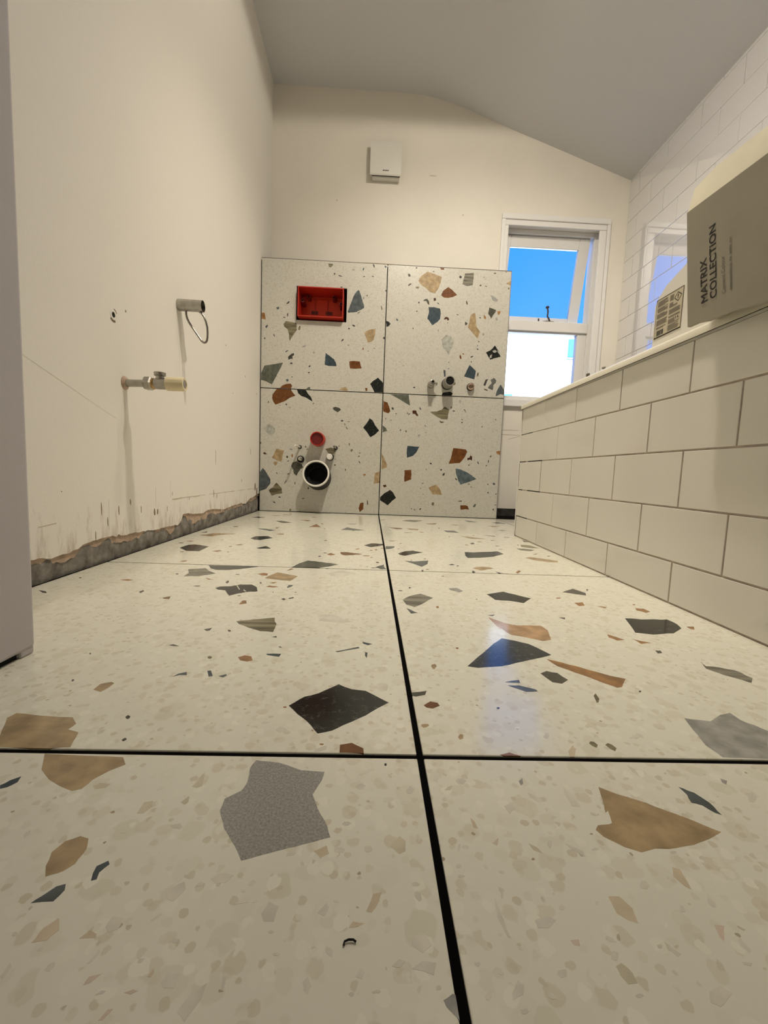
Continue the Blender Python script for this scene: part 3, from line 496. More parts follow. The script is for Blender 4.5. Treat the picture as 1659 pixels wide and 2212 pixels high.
  (1,'slate','36,11478 144,11497 214,11596 282,11722 315,11978 230,11947 136,11930 44,11928'),
  (1,'tan','2847,14273 2914,14089 2993,13911 3125,13907 3264,13919 3394,13929 3536,13969 3431,14069 3334,14147 3215,14193 3113,14283 3012,14371 2894,14417 2754,14433'),
  (0,'slate','4692,13564 4781,13577 4857,13545 4848,13751 4827,13879 4788,14008'),
  (0,'dark','3723,14836 3827,14756 3929,14656 4039,14624 4087,14786 3958,14781 3848,14845 3709,14815 3604,14865'),
  (0,'dark','2756,12748 2886,12866 2884,13108 2734,12909'),
  (0,'dark','1504,9641 1558,9661 1619,9685 1576,9777 1472,9720'),
  (0,'dark','1857,8958 1904,8958 1940,9007 1918,9150 1860,9033'),
  (0,'dark','2429,8958 2478,8958 2503,8974 2570,9004 2512,9015 2470,9051 2413,9104'),
  (0,'brown','2879,8983 3047,9247 3008,9305 2854,9076'),
  (0,'dark','843,14912 811,14873 874,14827 1071,14854 1125,14912'),
  (0,'dark','1692,9620 1668,9625 1632,9587 1620,9555 1645,9537 1679,9551 1692,9590'),
  (0,'dark','990,10316 956,10301 943,10248 983,10244 1012,10279'),
  (0,'dark','778,9077 739,9024 737,8958 771,8958 786,8997'),
  (0,'brown','913,9156 876,9157 845,9132 847,9108 870,9096 905,9096 928,9139'),
  (0,'brown','347,12981 169,12924 220,12856 286,12845 397,12932'),
  (0,'brown','540,12523 503,12517 491,12475 490,12433 530,12427 548,12481'),
  (0,'dark','424,11609 397,11622 366,11586 366,11562 387,11545 425,11566 447,11585'),
  (0,'brown','3729,13730 3658,13741 3606,13675 3580,13634 3627,13605 3681,13620 3743,13681'),
  (0,'brown','3201,13342 3120,13339 3065,13287 3060,13233 3088,13213 3159,13244 3225,13297'),
  (0,'brown','2588,12661 2521,12637 2503,12539 2546,12532 2634,12593'),
  (0,'dark','4291,12957 4248,12939 4216,12845 4244,12823 4296,12887'),
  (0,'brown','4329,11528 4249,11480 4149,11371 4129,11332 4201,11363 4264,11417 4335,11509'),
  (0,'dark','4556,11208 4513,11218 4453,11165 4466,11113 4502,11121 4567,11186'),
  (0,'dark','3460,12080 3397,12056 3365,12003 3449,12008 3520,12061'),
  (0,'dark','3543,12630 3498,12626 3432,12583 3477,12540 3544,12556 3593,12606'),
  (0,'brown','2353,14259 2333,14264 2301,14222 2288,14168 2306,14131 2332,14140 2351,14208'),
  (0,'brown','646,10101 611,10100 598,10081 590,10061 607,10045 637,10055 646,10081'),
  (0,'brown','4523,14560 4390,14550 4320,14503 4299,14434 4396,14442 4454,14457 4546,14525'),
  (0,'dark','3346,14805 3299,14785 3276,14753 3265,14714 3277,14685 3317,14701 3342,14737'),
 ],
 ('F', 1, 2): [
  (1,'slateblack','754,4416 815,4400 914,4420 1000,4435 1100,4454 1197,4494 1293,4546 1394,4588 1496,4638 1599,4681 1703,4728 1801,4783 1776,4839 1748,4902 1701,5000 1643,5098 1570,5140 1491,5196 1422,5226 1349,5266 1270,5169 1191,5086 1077,4930 973,4791 879,4672 788,4548 703,4434'),
  (1,'black','3500,5984 3426,5775 3351,5590 3430,5572 3503,5553 3572,5534 3676,5553 3799,5588 3912,5600 4061,5713 4187,5811 4249,5981 4255,6088 4242,6188 4126,6168 4026,6183 3912,6164 3809,6155 3734,6179 3655,6187 3573,6190'),
  (1,'black','1746,7134 1767,6969 1880,6942 2007,6937 2117,6883 2215,6823 2337,6979 2451,7116 2371,7184 2296,7264 2230,7343 2148,7407 2080,7496 1964,7437 1830,7360 1710,7292'),
  (1,'peach','1405,5870 1418,5683 1464,5589 1484,5483 1523,5383 1615,5352 1692,5312 1749,5279 1811,5243 1873,5204 1931,5224 2005,5252 2050,5419 2103,5594 2090,5687 2072,5767 1959,5763 1852,5767 1735,5752 1652,5785 1570,5836 1516,5917 1459,5989 1393,6055'),
  (1,'brown','1714,4575 1741,4486 1788,4436 1831,4391 1874,4337 1920,4296 1966,4249 2009,4195 2049,4145 2084,4103 2126,4064 2158,4026 2219,4043 2289,4130 2366,4220 2304,4252 2232,4283 2180,4327 2125,4370 2073,4404 2019,4450 1967,4497 1896,4533 1840,4581 1770,4624 1693,4666'),
  (1,'olivegrey','3492,4512 3519,4460 3547,4418 3570,4372 3607,4335 3644,4295 3687,4257 3706,4222 3734,4191 3851,4302 3831,4360 3834,4429 3810,4486 3738,4514 3681,4551 3621,4569 3543,4574 3561,4668'),
  (1,'grey','2431,3404 2404,3313 2390,3249 2368,3181 2353,3122 2359,3072 2368,3027 2370,2979 2435,2974 2512,2975 2581,2971 2650,2969 2724,2967 2810,3052 2890,3140 2985,3235 3080,3332 3056,3368 3037,3412 2999,3445 2976,3488 2977,3541 2976,3602 2911,3582 2854,3567 2757,3510 2675,3461 2620,3470 2567,3481 2516,3488 2464,3502'),
  (1,'olivedark','1494,4208 1522,4112 1564,4099 1611,4086 1715,4171 1686,4245 1667,4323 1610,4337 1565,4362 1473,4303'),
  (1,'slate','1073,3982 1119,3946 1167,3907 1225,3909 1293,3921 1283,3957 1232,3986 1185,4007 1140,4032 1084,4027 1019,4027'),
  (1,'slate','1095,4084 1170,4082 1181,4148 1091,4123 1010,4090'),
  (1,'rust','136,3591 189,3578 262,3627 248,3675 184,3697 113,3630'),
  (1,'olivedark','23,3789 58,3776 106,3795 149,3809 175,3886 101,3864 23,3849'),
  (1,'olivegrey','200,6569 266,6507 324,6458 431,6579 531,6724 604,6854 697,6979 608,7090 508,7203 397,7137 303,7053 225,6941 160,6821'),
  (1,'slate','236,6134 351,6186 300,6226 250,6311 186,6399'),
  (1,'grey','1096,7490 1160,7442 1225,7364 1323,7451 1244,7667 1158,7639 1080,7617'),
  (1,'dark','3343,7522 3440,7462 3512,7435 3589,7400 3664,7561 3612,7715 3559,7843 3384,7711 3224,7580'),
  (1,'brown','3127,6749 3248,6785 3304,6974 3222,6946 3135,6932'),
  (1,'brown','4021,6602 4074,6552 4109,6490 4219,6546 4210,6703 4143,6707 4083,6730'),
  (1,'brown','2855,5386 2887,5340 2910,5284 3034,5316 2976,5394 2936,5455 2896,5498'),
  (1,'brown','3173,5263 3175,5190 3260,5216 3348,5232 3289,5263 3239,5288 3168,5340'),
  (1,'brown','642,2958 771,2958 733,2973 696,2995 652,2979 613,2966'),
  (1,'tanp','1152,2958 1186,2958 1232,3027 1242,3095 1172,3026'),
  (1,'tan','351,4471 307,4453 294,4406 307,4345 323,4347 356,4417'),
  (1,'tan','117,3341 87,3345 58,3335 54,3310 73,3290 98,3300 121,3319'),
  (1,'tan','383,3207 361,3212 334,3170 344,3141 374,3156'),
  (1,'olive','1866,3908 1821,3858 1784,3733 1808,3743 1848,3803'),
  (1,'olive','1412,3148 1387,3123 1395,3092 1419,3067 1449,3104 1438,3141'),
  (1,'olive','1544,3129 1511,3107 1522,3057 1547,3030 1580,3066 1567,3110'),
  (1,'pgrey','1882,3252 1796,3224 1770,3204 1775,3191 1866,3214 1903,3236'),
  (1,'pgrey','3077,4065 3024,4062 2965,4043 2964,4021 2971,4009 3016,4005 3075,4046'),
  (1,'pgrey','1111,3250 1085,3250 1047,3201 1047,3178 1069,3168 1099,3208'),
  (0,'brown','3484,6722 3535,6671 3607,6740 3523,6757 3430,6763'),
  (0,'brown','4305,5791 4346,5766 4442,5897 4318,5888'),
  (0,'dark','3197,4900 3264,4917 3291,4989 3220,4985'),
  (0,'dark','1479,6125 1536,6194 1416,6163'),
  (0,'dark','2567,6061 2608,6148 2503,6140'),
  (0,'dark','2372,3976 2365,3980 2349,3971 2336,3952 2340,3942 2361,3952 2370,3963'),
  (0,'dark','807,3621 799,3623 781,3611 782,3602 790,3591 799,3593 812,3608'),
  (0,'dark','182,7394 154,7389 119,7376 119,7344 145,7340 173,7344 205,7372'),
  (0,'dark','363,7605 350,7623 333,7591 328,7538 342,7529 361,7542 371,7577'),
  (0,'brown','709,6542 695,6541 672,6501 673,6437 701,6442 719,6493'),
  (0,'brown','3020,7216 2957,7210 2916,7165 2932,7150 2980,7155 3022,7180'),
  (0,'brown','4208,6953 4166,6936 4141,6889 4180,6887 4219,6927'),
  (0,'dark','3856,7840 3840,7846 3814,7825 3784,7767 3775,7717 3793,7729 3828,7778'),
  (0,'pgrey','724,3795 685,3790 669,3766 676,3736 702,3741 728,3771'),
  (0,'brown','695,4938 671,4927 667,4900 689,4883 708,4920'),
  (0,'pgrey','2164,3357 2117,3357 2106,3340 2143,3320 2167,3326'),
  (0,'pgrey','2007,4022 1979,4025 1927,4000 1955,3981 1993,3987 2037,4008'),
  (0,'brown','1142,8577 1110,8563 1098,8516 1151,8515 1169,8539'),
  (0,'dark','1463,6986 1446,6990 1438,6978 1432,6955 1438,6950 1455,6953 1468,6975'),
 ],
 ('F', 1, 3): [
  (1,'tan','1186,2595 1169,2541 1153,2492 1137,2457 1128,2428 1153,2446 1140,2397 1124,2350 1101,2341 1063,2337 1025,2332 993,2299 1004,2276 1015,2252 1044,2228 1073,2207 1097,2185 1125,2173 1151,2163 1181,2150 1230,2163 1277,2175 1316,2174 1356,2173 1401,2179 1439,2187 1485,2195 1526,2201 1567,2215 1609,2228 1656,2243 1712,2267 1770,2292 1732,2316 1698,2343 1664,2371 1624,2398 1584,2425 1553,2443 1521,2464 1487,2483 1459,2506 1427,2524 1395,2541 1359,2559 1324,2574 1291,2590 1264,2609 1234,2629 1204,2650'),
  (1,'slate','1782,2623 1784,2588 1769,2553 1761,2519 1793,2509 1819,2496 1834,2466 1854,2437 1884,2420 1882,2452 1888,2487 1886,2521 1875,2549 1861,2581 1848,2609 1821,2625 1803,2645 1778,2660'),
  (1,'tanp','840,1871 838,1844 837,1817 856,1801 874,1786 895,1778 914,1771 919,1792 923,1815 930,1839 920,1859 910,1879 898,1899 872,1900 839,1899'),
  (1,'tanp','1279,2035 1262,2009 1271,1981 1282,1954 1305,1936 1313,1964 1318,1991 1322,2019 1329,2048 1310,2056 1294,2061'),
  (1,'olivep','703,1580 701,1563 709,1547 715,1532 738,1534 757,1536 758,1553 760,1571 749,1591 733,1609 700,1596'),
  (1,'pgrey','248,1856 247,1827 240,1800 246,1769 256,1740 261,1712 275,1707 270,1733 268,1761 266,1792 263,1821 259,1852 255,1885'),
  (1,'pgrey','208,1481 230,1490 256,1499 265,1514 272,1529 260,1539 250,1548 232,1525 211,1503'),
  (1,'pinkp','1275,1739 1265,1712 1271,1694 1291,1716 1307,1738 1330,1761 1305,1764 1284,1766'),
  (1,'pgrey','1343,1695 1335,1675 1343,1662 1347,1648 1366,1657 1364,1676 1361,1697 1357,1717'),
  (1,'pgrey','985,1661 996,1646 1005,1632 1029,1643 1017,1655 1004,1668 987,1679'),
  (1,'pinkp','556,1679 583,1675 589,1702 569,1701 549,1698'),
  (1,'pgrey','419,1766 418,1750 445,1751 472,1750 495,1767 520,1785 503,1796 485,1806 451,1795 416,1785'),
  (1,'olivep','357,2186 370,2212 380,2238 356,2220 335,2200'),
  (1,'tanp','248,2343 250,2307 275,2299 267,2348 247,2381'),
  (1,'pgrey','946,2611 934,2575 937,2528 934,2479 962,2475 989,2471 991,2523 996,2576 972,2610 952,2646'),
  (1,'pgrey','687,2551 711,2526 737,2504 763,2533 736,2550 712,2573 687,2590'),
  (1,'pgrey','496,2443 504,2411 528,2434 556,2456 548,2481 544,2507 519,2489 488,2473'),
  (1,'olivep','124,2601 166,2606 189,2647 152,2632'),
  (1,'slatep','2133,2709 2147,2688 2185,2725 2154,2747'),
  (1,'slatep','664,2655 686,2672 698,2726 662,2693'),
  (1,'olivep','549,2181 557,2159 577,2149 600,2138 588,2173 568,2188 544,2202'),
  (1,'pgrey','771,2181 779,2161 810,2140 836,2119 841,2154 815,2171 788,2189 760,2204'),
  (1,'pgrey','1543,2835 1541,2799 1554,2776 1562,2754 1571,2788 1573,2823 1562,2847 1543,2870'),
  (1,'pgrey','1033,1488 1021,1470 1037,1463 1051,1456 1079,1469 1108,1485 1137,1500 1126,1512 1112,1527 1077,1517 1047,1508'),
  (1,'pgrey','1284,1602 1310,1597 1326,1608 1303,1611 1283,1613'),
  (1,'pgrey','692,2231 661,2217 650,2196 654,2166 677,2190'),
  (1,'pgrey','488,2162 484,2168 470,2169 455,2148 454,2139 461,2133 479,2138'),
  (1,'pgrey','587,1856 580,1858 560,1846 559,1838 565,1831 578,1833 589,1842'),
  (1,'pgrey','1197,1855 1184,1857 1172,1842 1164,1828 1175,1823 1190,1828 1198,1844'),
  (1,'pgrey','101,1613 82,1611 83,1600 99,1596 108,1608'),
  (1,'pgrey','475,1584 455,1585 435,1579 429,1568 440,1555 466,1561 472,1571'),
  (1,'pgrey','254,1455 227,1450 228,1439 239,1436 258,1444'),
  (1,'pgrey','389,1492 377,1504 366,1506 355,1501 358,1489 369,1483 386,1484'),
  (1,'pgrey','753,1499 742,1501 724,1496 721,1491 729,1486 742,1488 758,1494'),
  (1,'pgrey','127,1510 113,1510 98,1495 98,1482 109,1481 124,1494'),
  (1,'pgrey','1738,2131 1705,2124 1691,2101 1702,2096 1736,2116'),
  (1,'pgrey','2376,2814 2378,2852 2352,2849 2328,2815 2331,2788 2344,2780'),
  (1,'pgrey','1378,1872 1368,1887 1357,1895 1336,1866 1347,1847 1365,1849'),
  (1,'pgrey','1091,1982 1066,1982 1045,1962 1040,1942 1070,1937 1097,1959'),
  (1,'pgrey','752,1707 729,1718 716,1706 728,1692 758,1689'),
  (1,'pgrey','2284,2615 2265,2624 2198,2571 2170,2536 2200,2528 2257,2570'),
  (1,'pgrey','743,1650 725,1657 708,1646 697,1625 704,1619 719,1618 736,1636'),
  (1,'pgrey','274,2713 238,2711 220,2692 228,2661 266,2657 294,2693'),
  (1,'pgrey','100,2772 82,2752 64,2692 88,2668 109,2729'),
  (0,'pgrey','1470,2746 1440,2743 1425,2731 1427,2719 1459,2727 1476,2741'),
  (0,'pgrey','145,2193 137,2193 123,2165 121,2153 126,2145 140,2167'),
  (0,'pgrey','182,2186 162,2185 148,2176 162,2167 184,2166 191,2176'),
  (0,'pgrey','935,2180 913,2174 896,2164 908,2160 930,2163 944,2173'),
  (0,'pgrey','1387,2160 1361,2161 1346,2152 1353,2141 1372,2145 1384,2150'),
  (0,'pgrey','1526,2130 1514,2132 1498,2126 1490,2116 1498,2110 1506,2108 1521,2122'),
  (0,'pgrey','119,2068 103,2071 91,2057 100,2045 114,2050 123,2062'),
  (0,'pgrey','265,2054 252,2067 243,2061 255,2044 264,2045'),
  (0,'pgrey','347,2032 332,2036 317,2032 315,2027 326,2019 337,2016 345,2023'),
  (0,'pgrey','304,1917 293,1916 286,1894 293,1886 303,1904'),
  (0,'pgrey','191,1583 181,1579 176,1570 188,1565 200,1575'),
  (0,'pgrey','124,2008 102,2010 94,2006 89,1999 97,1994 126,1997 127,2001'),
  (0,'pgrey','775,1874 761,1873 752,1863 753,1859 763,1855 773,1867'),
  (0,'pgrey','313,1664 304,1674 298,1673 293,1670 295,1662 304,1659 314,1659'),
  (0,'pgrey','963,1682 957,1683 941,1678 939,1672 943,1665 956,1667 964,1674'),
 ],
 ('W', 0, 0): [
  (1,'rust','-5169,5977 -5235,5898 -5290,5814 -5370,5720 -5381,5635 -5396,5539 -5360,5435 -5325,5343 -5267,5276 -5222,5219 -5123,5261 -5010,5302 -4929,5345 -4819,5384 -4715,5445 -4627,5513 -4538,5577 -4446,5618 -4350,5656 -4264,5688 -4341,5775 -4422,5869 -4464,5937 -4487,5977'),
  (1,'black','-4195,5977 -4161,5903 -4137,5814 -4057,5752 -3972,5681 -3861,5655 -3768,5630 -3674,5580 -3603,5537 -3521,5494 -3430,5444 -3467,5556 -3517,5661 -3582,5730 -3649,5795 -3714,5896 -3760,5977'),
  (1,'olivedark','-2431,5125 -2326,5049 -2254,5017 -2201,4977 -2127,5037 -2033,5102 -2105,5191 -2219,5219 -2311,5239 -2421,5206'),
  (1,'wgrey','-5693,3935 -5610,3840 -5540,3790 -5464,3743 -5384,3687 -5335,3771 -5269,3853 -5212,3937 -5233,4034 -5247,4118 -5326,4172 -5407,4228 -5494,4290 -5615,4244 -5688,4142 -5775,4036'),
  (1,'black','-659,4664 -723,4565 -788,4465 -852,4380 -926,4284 -844,4213 -778,4138 -712,4061 -652,3982 -607,3912 -539,3835 -453,3899 -356,3953 -275,4031 -205,4108 -125,4187 -193,4262 -258,4343 -332,4423 -390,4538 -464,4662 -541,4709 -613,4769'),
  (1,'tan','-5200,2996 -5251,2876 -5300,2760 -5371,2646 -5277,2597 -5194,2562 -5102,2513 -5006,2492 -4904,2459 -4871,2563 -4851,2670 -4839,2770 -4813,2889 -4773,3010 -4891,3041 -5015,3070 -5143,3106'),
  (1,'slate','-5883,2018 -5937,1924 -5937,977 -5832,1019 -5720,1059 -5618,1109 -5562,1201 -5477,1298 -5416,1387 -5425,1478 -5418,1573 -5485,1683 -5563,1805 -5628,1917 -5706,2024 -5803,2124'),
  (1,'olive','-5219,1321 -5290,1205 -5388,1129 -5502,1051 -5461,956 -5403,861 -5358,773 -5233,811 -5099,858 -4957,878 -4831,909 -4854,1034 -4856,1158 -4942,1247 -5035,1338 -5128,1431'),
  (1,'olivedark','-4386,2353 -4420,2272 -4366,2182 -4306,2091 -4298,2002 -4269,1906 -4216,1857 -4144,1799 -4101,1882 -4064,1976 -4004,2045 -3964,2125 -3885,2177 -3822,2233 -3859,2311 -3907,2395 -4000,2432 -4082,2475 -4157,2517 -4268,2483 -4361,2439'),
  (1,'olive','-2675,3075 -2601,2981 -2490,2959 -2372,2941 -2307,3008 -2223,3078 -2235,3201 -2358,3228 -2484,3253 -2627,3217 -2750,3181'),
  (1,'rust','-981,427 -1015,292 -979,193 -955,104 -867,183 -779,258 -785,373 -774,475 -782,587 -850,577 -940,556'),
  (1,'tan','-271,1970 -290,1870 -278,1762 -301,1653 -291,1545 -205,1569 -104,1586 -23,1605 -23,2195 -124,2141 -247,2080'),
  (0,'tan','-5297,2362 -5238,2314 -5189,2263 -5100,2349 -5081,2452 -5158,2459 -5245,2467'),
  (0,'olive','-1466,3075 -1386,3173 -1430,3241 -1523,3168'),
  (0,'brown','-805,1913 -703,1971 -747,2036 -862,1994'),
  (0,'rustdark','-5741,2792 -5679,2804 -5598,2814 -5701,2900 -5811,2862'),
  (0,'dark','-5555,5375 -5574,5372 -5590,5349 -5591,5309 -5574,5279 -5554,5300 -5538,5330'),
  (0,'dark','-4684,5304 -4736,5276 -4735,5238 -4690,5206 -4654,5250'),
  (0,'dark','-4516,5128 -4554,5124 -4550,5089 -4513,5088 -4500,5106'),
  (0,'dark','-4998,5211 -5025,5213 -5032,5198 -5026,5182 -5003,5177 -4992,5198'),
  (0,'dark','-3367,5387 -3392,5392 -3414,5328 -3397,5317 -3359,5362'),
  (0,'dark','-1958,4620 -1996,4615 -2029,4583 -2007,4550 -1962,4536 -1914,4565 -1913,4606'),
  (0,'dark','-1590,4565 -1663,4563 -1708,4554 -1702,4541 -1668,4534 -1610,4543 -1564,4558'),
  (0,'dark','-1818,4463 -1847,4464 -1846,4418 -1829,4377 -1807,4369 -1803,4418'),
  (0,'dark','-1754,4285 -1783,4290 -1765,4253 -1725,4201 -1668,4167 -1679,4203 -1709,4243'),
  (0,'rust','-5912,3404 -5937,3388 -5937,3309 -5932,3294 -5912,3299 -5889,3355'),
  (0,'grey','-4381,3130 -4432,3138 -4498,3137 -4508,3076 -4442,3051 -4367,3050 -4344,3080'),
  (0,'dark','-4611,2773 -4641,2778 -4663,2722 -4646,2674 -4602,2651 -4573,2688 -4575,2734'),
  (0,'brown','-4346,2855 -4373,2883 -4415,2793 -4393,2715 -4351,2698 -4327,2779'),
  (0,'dark','-3688,3261 -3739,3287 -3763,3259 -3728,3215 -3677,3211'),
  (0,'dark','-3638,3163 -3681,3111 -3655,3092 -3626,3124 -3601,3174'),
  (0,'dark','-4536,2540 -4595,2525 -4625,2490 -4601,2487 -4528,2504 -4505,2534'),
  (0,'dark','-1568,3522 -1603,3492 -1583,3403 -1554,3381 -1552,3462'),
  (0,'dark','-1058,2909 -1118,2893 -1152,2871 -1100,2855 -1038,2879 -1039,2901'),
  (0,'dark','-1074,2664 -1085,2611 -1036,2539 -1010,2538 -1012,2590'),
  (0,'dark','-1043,3073 -1081,3050 -1069,3021 -1036,3019 -1017,3037'),
  (0,'dark','-2235,2433 -2274,2442 -2283,2419 -2292,2385 -2260,2370 -2230,2379 -2219,2411'),
  (0,'dark','-1730,2244 -1750,2234 -1762,2171 -1739,2123 -1710,2206'),
  (0,'dark','-5147,1944 -5147,1920 -5126,1871 -5103,1863 -5072,1871 -5095,1914'),
  (0,'dark','-4544,1906 -4593,1885 -4590,1853 -4515,1865 -4472,1907'),
  (0,'dark','-4619,1562 -4639,1569 -4687,1512 -4739,1390 -4739,1363 -4669,1468'),
  (0,'dark','-4207,1513 -4230,1496 -4228,1388 -4201,1360 -4185,1433'),
  (0,'dark','-3528,1256 -3555,1282 -3570,1244 -3583,1200 -3548,1149 -3521,1184 -3509,1221'),
  (0,'dark','-4937,743 -5009,737 -5029,704 -4931,679 -4891,704'),
  (0,'dark','-5186,465 -5282,500 -5280,452 -5227,409 -5146,410'),
  (0,'dark','-3794,711 -3863,683 -3850,663 -3746,676 -3710,700'),
  (0,'olive','-4407,163 -4470,132 -4451,47 -4413,30 -4360,101'),
  (0,'dark','-572,706 -597,707 -607,633 -590,508 -569,462 -548,503 -550,581'),
  (0,'dark','-2075,3363 -2093,3365 -2110,3336 -2089,3319 -2063,3320 -2058,3346'),
  (0,'dark','-1778,3480 -1800,3480 -1806,3462 -1796,3448 -1778,3450 -1772,3465'),
  (0,'dark','-287,2492 -310,2494 -319,2489 -324,2474 -311,2466 -292,2467 -288,2481'),
  (0,'dark','-2225,2707 -2288,2699 -2287,2689 -2229,2685 -2204,2697'),
 ],
 ('W', 0, 1): [
  (1,'slate','-1460,10682 -1518,10593 -1573,10493 -1612,10406 -1652,10292 -1691,10175 -1741,10052 -1769,9955 -1815,9843 -1844,9746 -1811,9701 -1696,9720 -1556,9733 -1430,9751 -1323,9811 -1213,9866 -1125,9923 -1056,9971 -1068,10065 -1102,10161 -1143,10243 -1155,10321 -1191,10408 -1224,10510 -1270,10619 -1314,10728 -1363,10772'),
  (1,'olive','-4842,9102 -4896,9028 -4855,8914 -4766,8850 -4693,8786 -4661,8673 -4621,8556 -4623,8450 -4606,8347 -4592,8245 -4550,8340 -4494,8429 -4431,8518 -4390,8606 -4317,8691 -4253,8787 -4269,8891 -4270,9004 -4279,9116 -4404,9124 -4519,9143 -4638,9156 -4779,9177'),
  (1,'tan','-974,8714 -944,8629 -906,8537 -862,8446 -839,8364 -756,8379 -658,8400 -607,8452 -541,8515 -527,8639 -488,8753 -484,8846 -485,8938 -466,9036 -578,9004 -690,8986 -819,8952 -909,8885 -1008,8806'),
  (1,'blue','-2847,7673 -2872,7564 -2864,7440 -2884,7335 -2879,7217 -2798,7199 -2708,7174 -2572,7178 -2442,7173 -2303,7180 -2323,7260 -2348,7348 -2401,7427 -2433,7502 -2527,7552 -2591,7609 -2680,7668 -2776,7724 -2853,7786'),
  (1,'rust','-1688,7322 -1675,7215 -1651,7103 -1546,7098 -1442,7094 -1346,7097 -1206,7118 -1082,7129 -1127,7237 -1160,7340 -1182,7453 -1276,7459 -1365,7459 -1459,7468 -1579,7456 -1694,7438'),
  (1,'green','-5829,6932 -5887,6812 -5935,6686 -5937,6680 -5937,6368 -5847,6349 -5721,6325 -5623,6274 -5514,6225 -5417,6180 -5343,6304 -5286,6428 -5209,6554 -5160,6686 -5083,6809 -5034,6917 -4974,7020 -4940,7120 -4888,7232 -5003,7213 -5113,7188 -5225,7159 -5326,7140 -5449,7116 -5546,7091 -5673,7075 -5777,7053'),
  (1,'black','-371,6654 -492,6578 -579,6490 -649,6411 -595,6323 -541,6236 -474,6123 -432,6023 -23,6023 -23,6486 -34,6497 -82,6556 -189,6641 -272,6728'),
  (1,'rust','-4486,6023 -4464,6080 -4439,6164 -4509,6252 -4603,6241 -4711,6231 -4806,6191 -4912,6143 -4967,6078 -5026,6023'),
  (1,'tan','-2021,6050 -1881,6027 -1856,6023 -1739,6023 -1735,6103 -1803,6165 -1849,6218 -1920,6198 -1990,6172 -2067,6124 -2150,6065'),
  (1,'brown','-5937,9224 -5860,9214 -5735,9200 -5762,9299 -5774,9408 -5798,9513 -5882,9506 -5937,9500'),
  (1,'dark','-4646,7448 -4641,7373 -4530,7425 -4429,7430 -4451,7547 -4364,7610 -4374,7700 -4494,7663 -4570,7595 -4652,7518'),
  (0,'green','-3543,6023 -3576,6138 -3656,6119 -3717,6064 -3765,6023'),
  (0,'rust','-872,6127 -850,6042 -770,6106 -786,6213 -888,6201'),
  (0,'olive','-2810,11834 -2806,11758 -2706,11732 -2609,11825 -2611,11900 -2718,11899 -2830,11908'),
  (0,'slate','-5185,9681 -5106,9731 -5127,9826 -5189,9793 -5265,9762'),
  (0,'slate','-5710,8795 -5668,8854 -5632,8915 -5652,8972 -5714,8925 -5770,8869'),
  (0,'dark','-4674,10091 -4742,10017 -4769,9979 -4761,9951 -4671,9995 -4617,10057 -4627,10086'),
  (0,'dark','-4687,9552 -4719,9529 -4733,9485 -4729,9378 -4702,9382 -4676,9468'),
  (0,'dark','-4828,9351 -4880,9360 -4925,9356 -4923,9339 -4887,9321 -4824,9318 -4796,9327'),
  (0,'olive','-4095,8983 -4130,8984 -4196,8879 -4189,8795 -4115,8792 -4074,8889'),
  (0,'slate','-1124,11797 -1176,11784 -1196,11672 -1162,11665 -1113,11743'),
  (0,'dark','-676,11985 -719,11975 -670,11852 -622,11819 -633,11939'),
  (0,'slate','-90,11943 -125,11950 -152,11914 -128,11863 -83,11846 -57,11872 -62,11905'),
  (0,'dark','-2500,11479 -2537,11486 -2560,11453 -2533,11411 -2495,11409 -2482,11455'),
  (0,'dark','-2171,11366 -2276,11398 -2350,11404 -2335,11383 -2275,11347 -2208,11339 -2154,11341'),
  (0,'dark','-1088,11418 -1121,11419 -1155,11399 -1160,11377 -1115,11378 -1081,11382 -1063,11405'),
  (0,'dark','-660,11436 -706,11448 -741,11449 -760,11439 -718,11414 -665,11397 -643,11408'),
  (0,'slate','-23,10836 -86,10828 -84,10784 -26,10764 -23,10768'),
  (0,'dark','-235,10122 -253,10090 -226,9933 -195,9878 -193,9977'),
  (0,'dark','-1469,9120 -1557,9165 -1608,9154 -1614,9127 -1560,9086 -1491,9069 -1461,9096'),
  (0,'dark','-1721,8975 -1762,9003 -1797,8999 -1800,8945 -1751,8925 -1708,8953'),
  (0,'dark','-2023,8480 -2088,8428 -2113,8369 -2084,8362 -2036,8387 -1999,8430 -2004,8457'),
  (0,'dark','-5348,8550 -5376,8540 -5360,8474 -5318,8426 -5298,8441 -5325,8514'),
  (0,'dark','-5776,8370 -5809,8355 -5796,8299 -5771,8279 -5743,8316'),
  (0,'dark','-4687,7816 -4747,7786 -4794,7751 -4778,7728 -4730,7739 -4664,7790 -4629,7830'),
  (0,'dark','-4449,7257 -4545,7245 -4549,7188 -4476,7172 -4428,7216'),
  (0,'dark','-3593,7165 -3643,7137 -3662,7090 -3647,7067 -3602,7089 -3569,7105 -3560,7148'),
  (0,'dark','-3610,6852 -3648,6847 -3678,6830 -3679,6802 -3643,6774 -3608,6795 -3592,6817'),
  (0,'slate','-4725,6451 -4741,6402 -4674,6342 -4614,6372 -4623,6469'),
  (0,'dark','-4421,6599 -4461,6600 -4477,6576 -4466,6558 -4421,6560 -4409,6586'),
  (0,'dark','-1094,10485 -1114,10447 -1114,10381 -1088,10353 -1079,10407'),
  (0,'dark','-906,10561 -923,10585 -955,10553 -965,10520 -951,10495 -930,10504 -915,10528'),
  (0,'olive','-1276,9787 -1364,9724 -1385,9673 -1291,9711 -1238,9777'),
  (0,'rust','-1040,8107 -1055,8112 -1075,8096 -1076,8019 -1050,7996 -1036,8001 -1025,8058'),
  (0,'grey','-3867,8087 -3940,8062 -3983,8019 -3954,8002 -3906,8001 -3818,8041 -3794,8077'),
  (0,'wgrey','-3377,7827 -3476,7795 -3454,7732 -3389,7726 -3345,7787'),
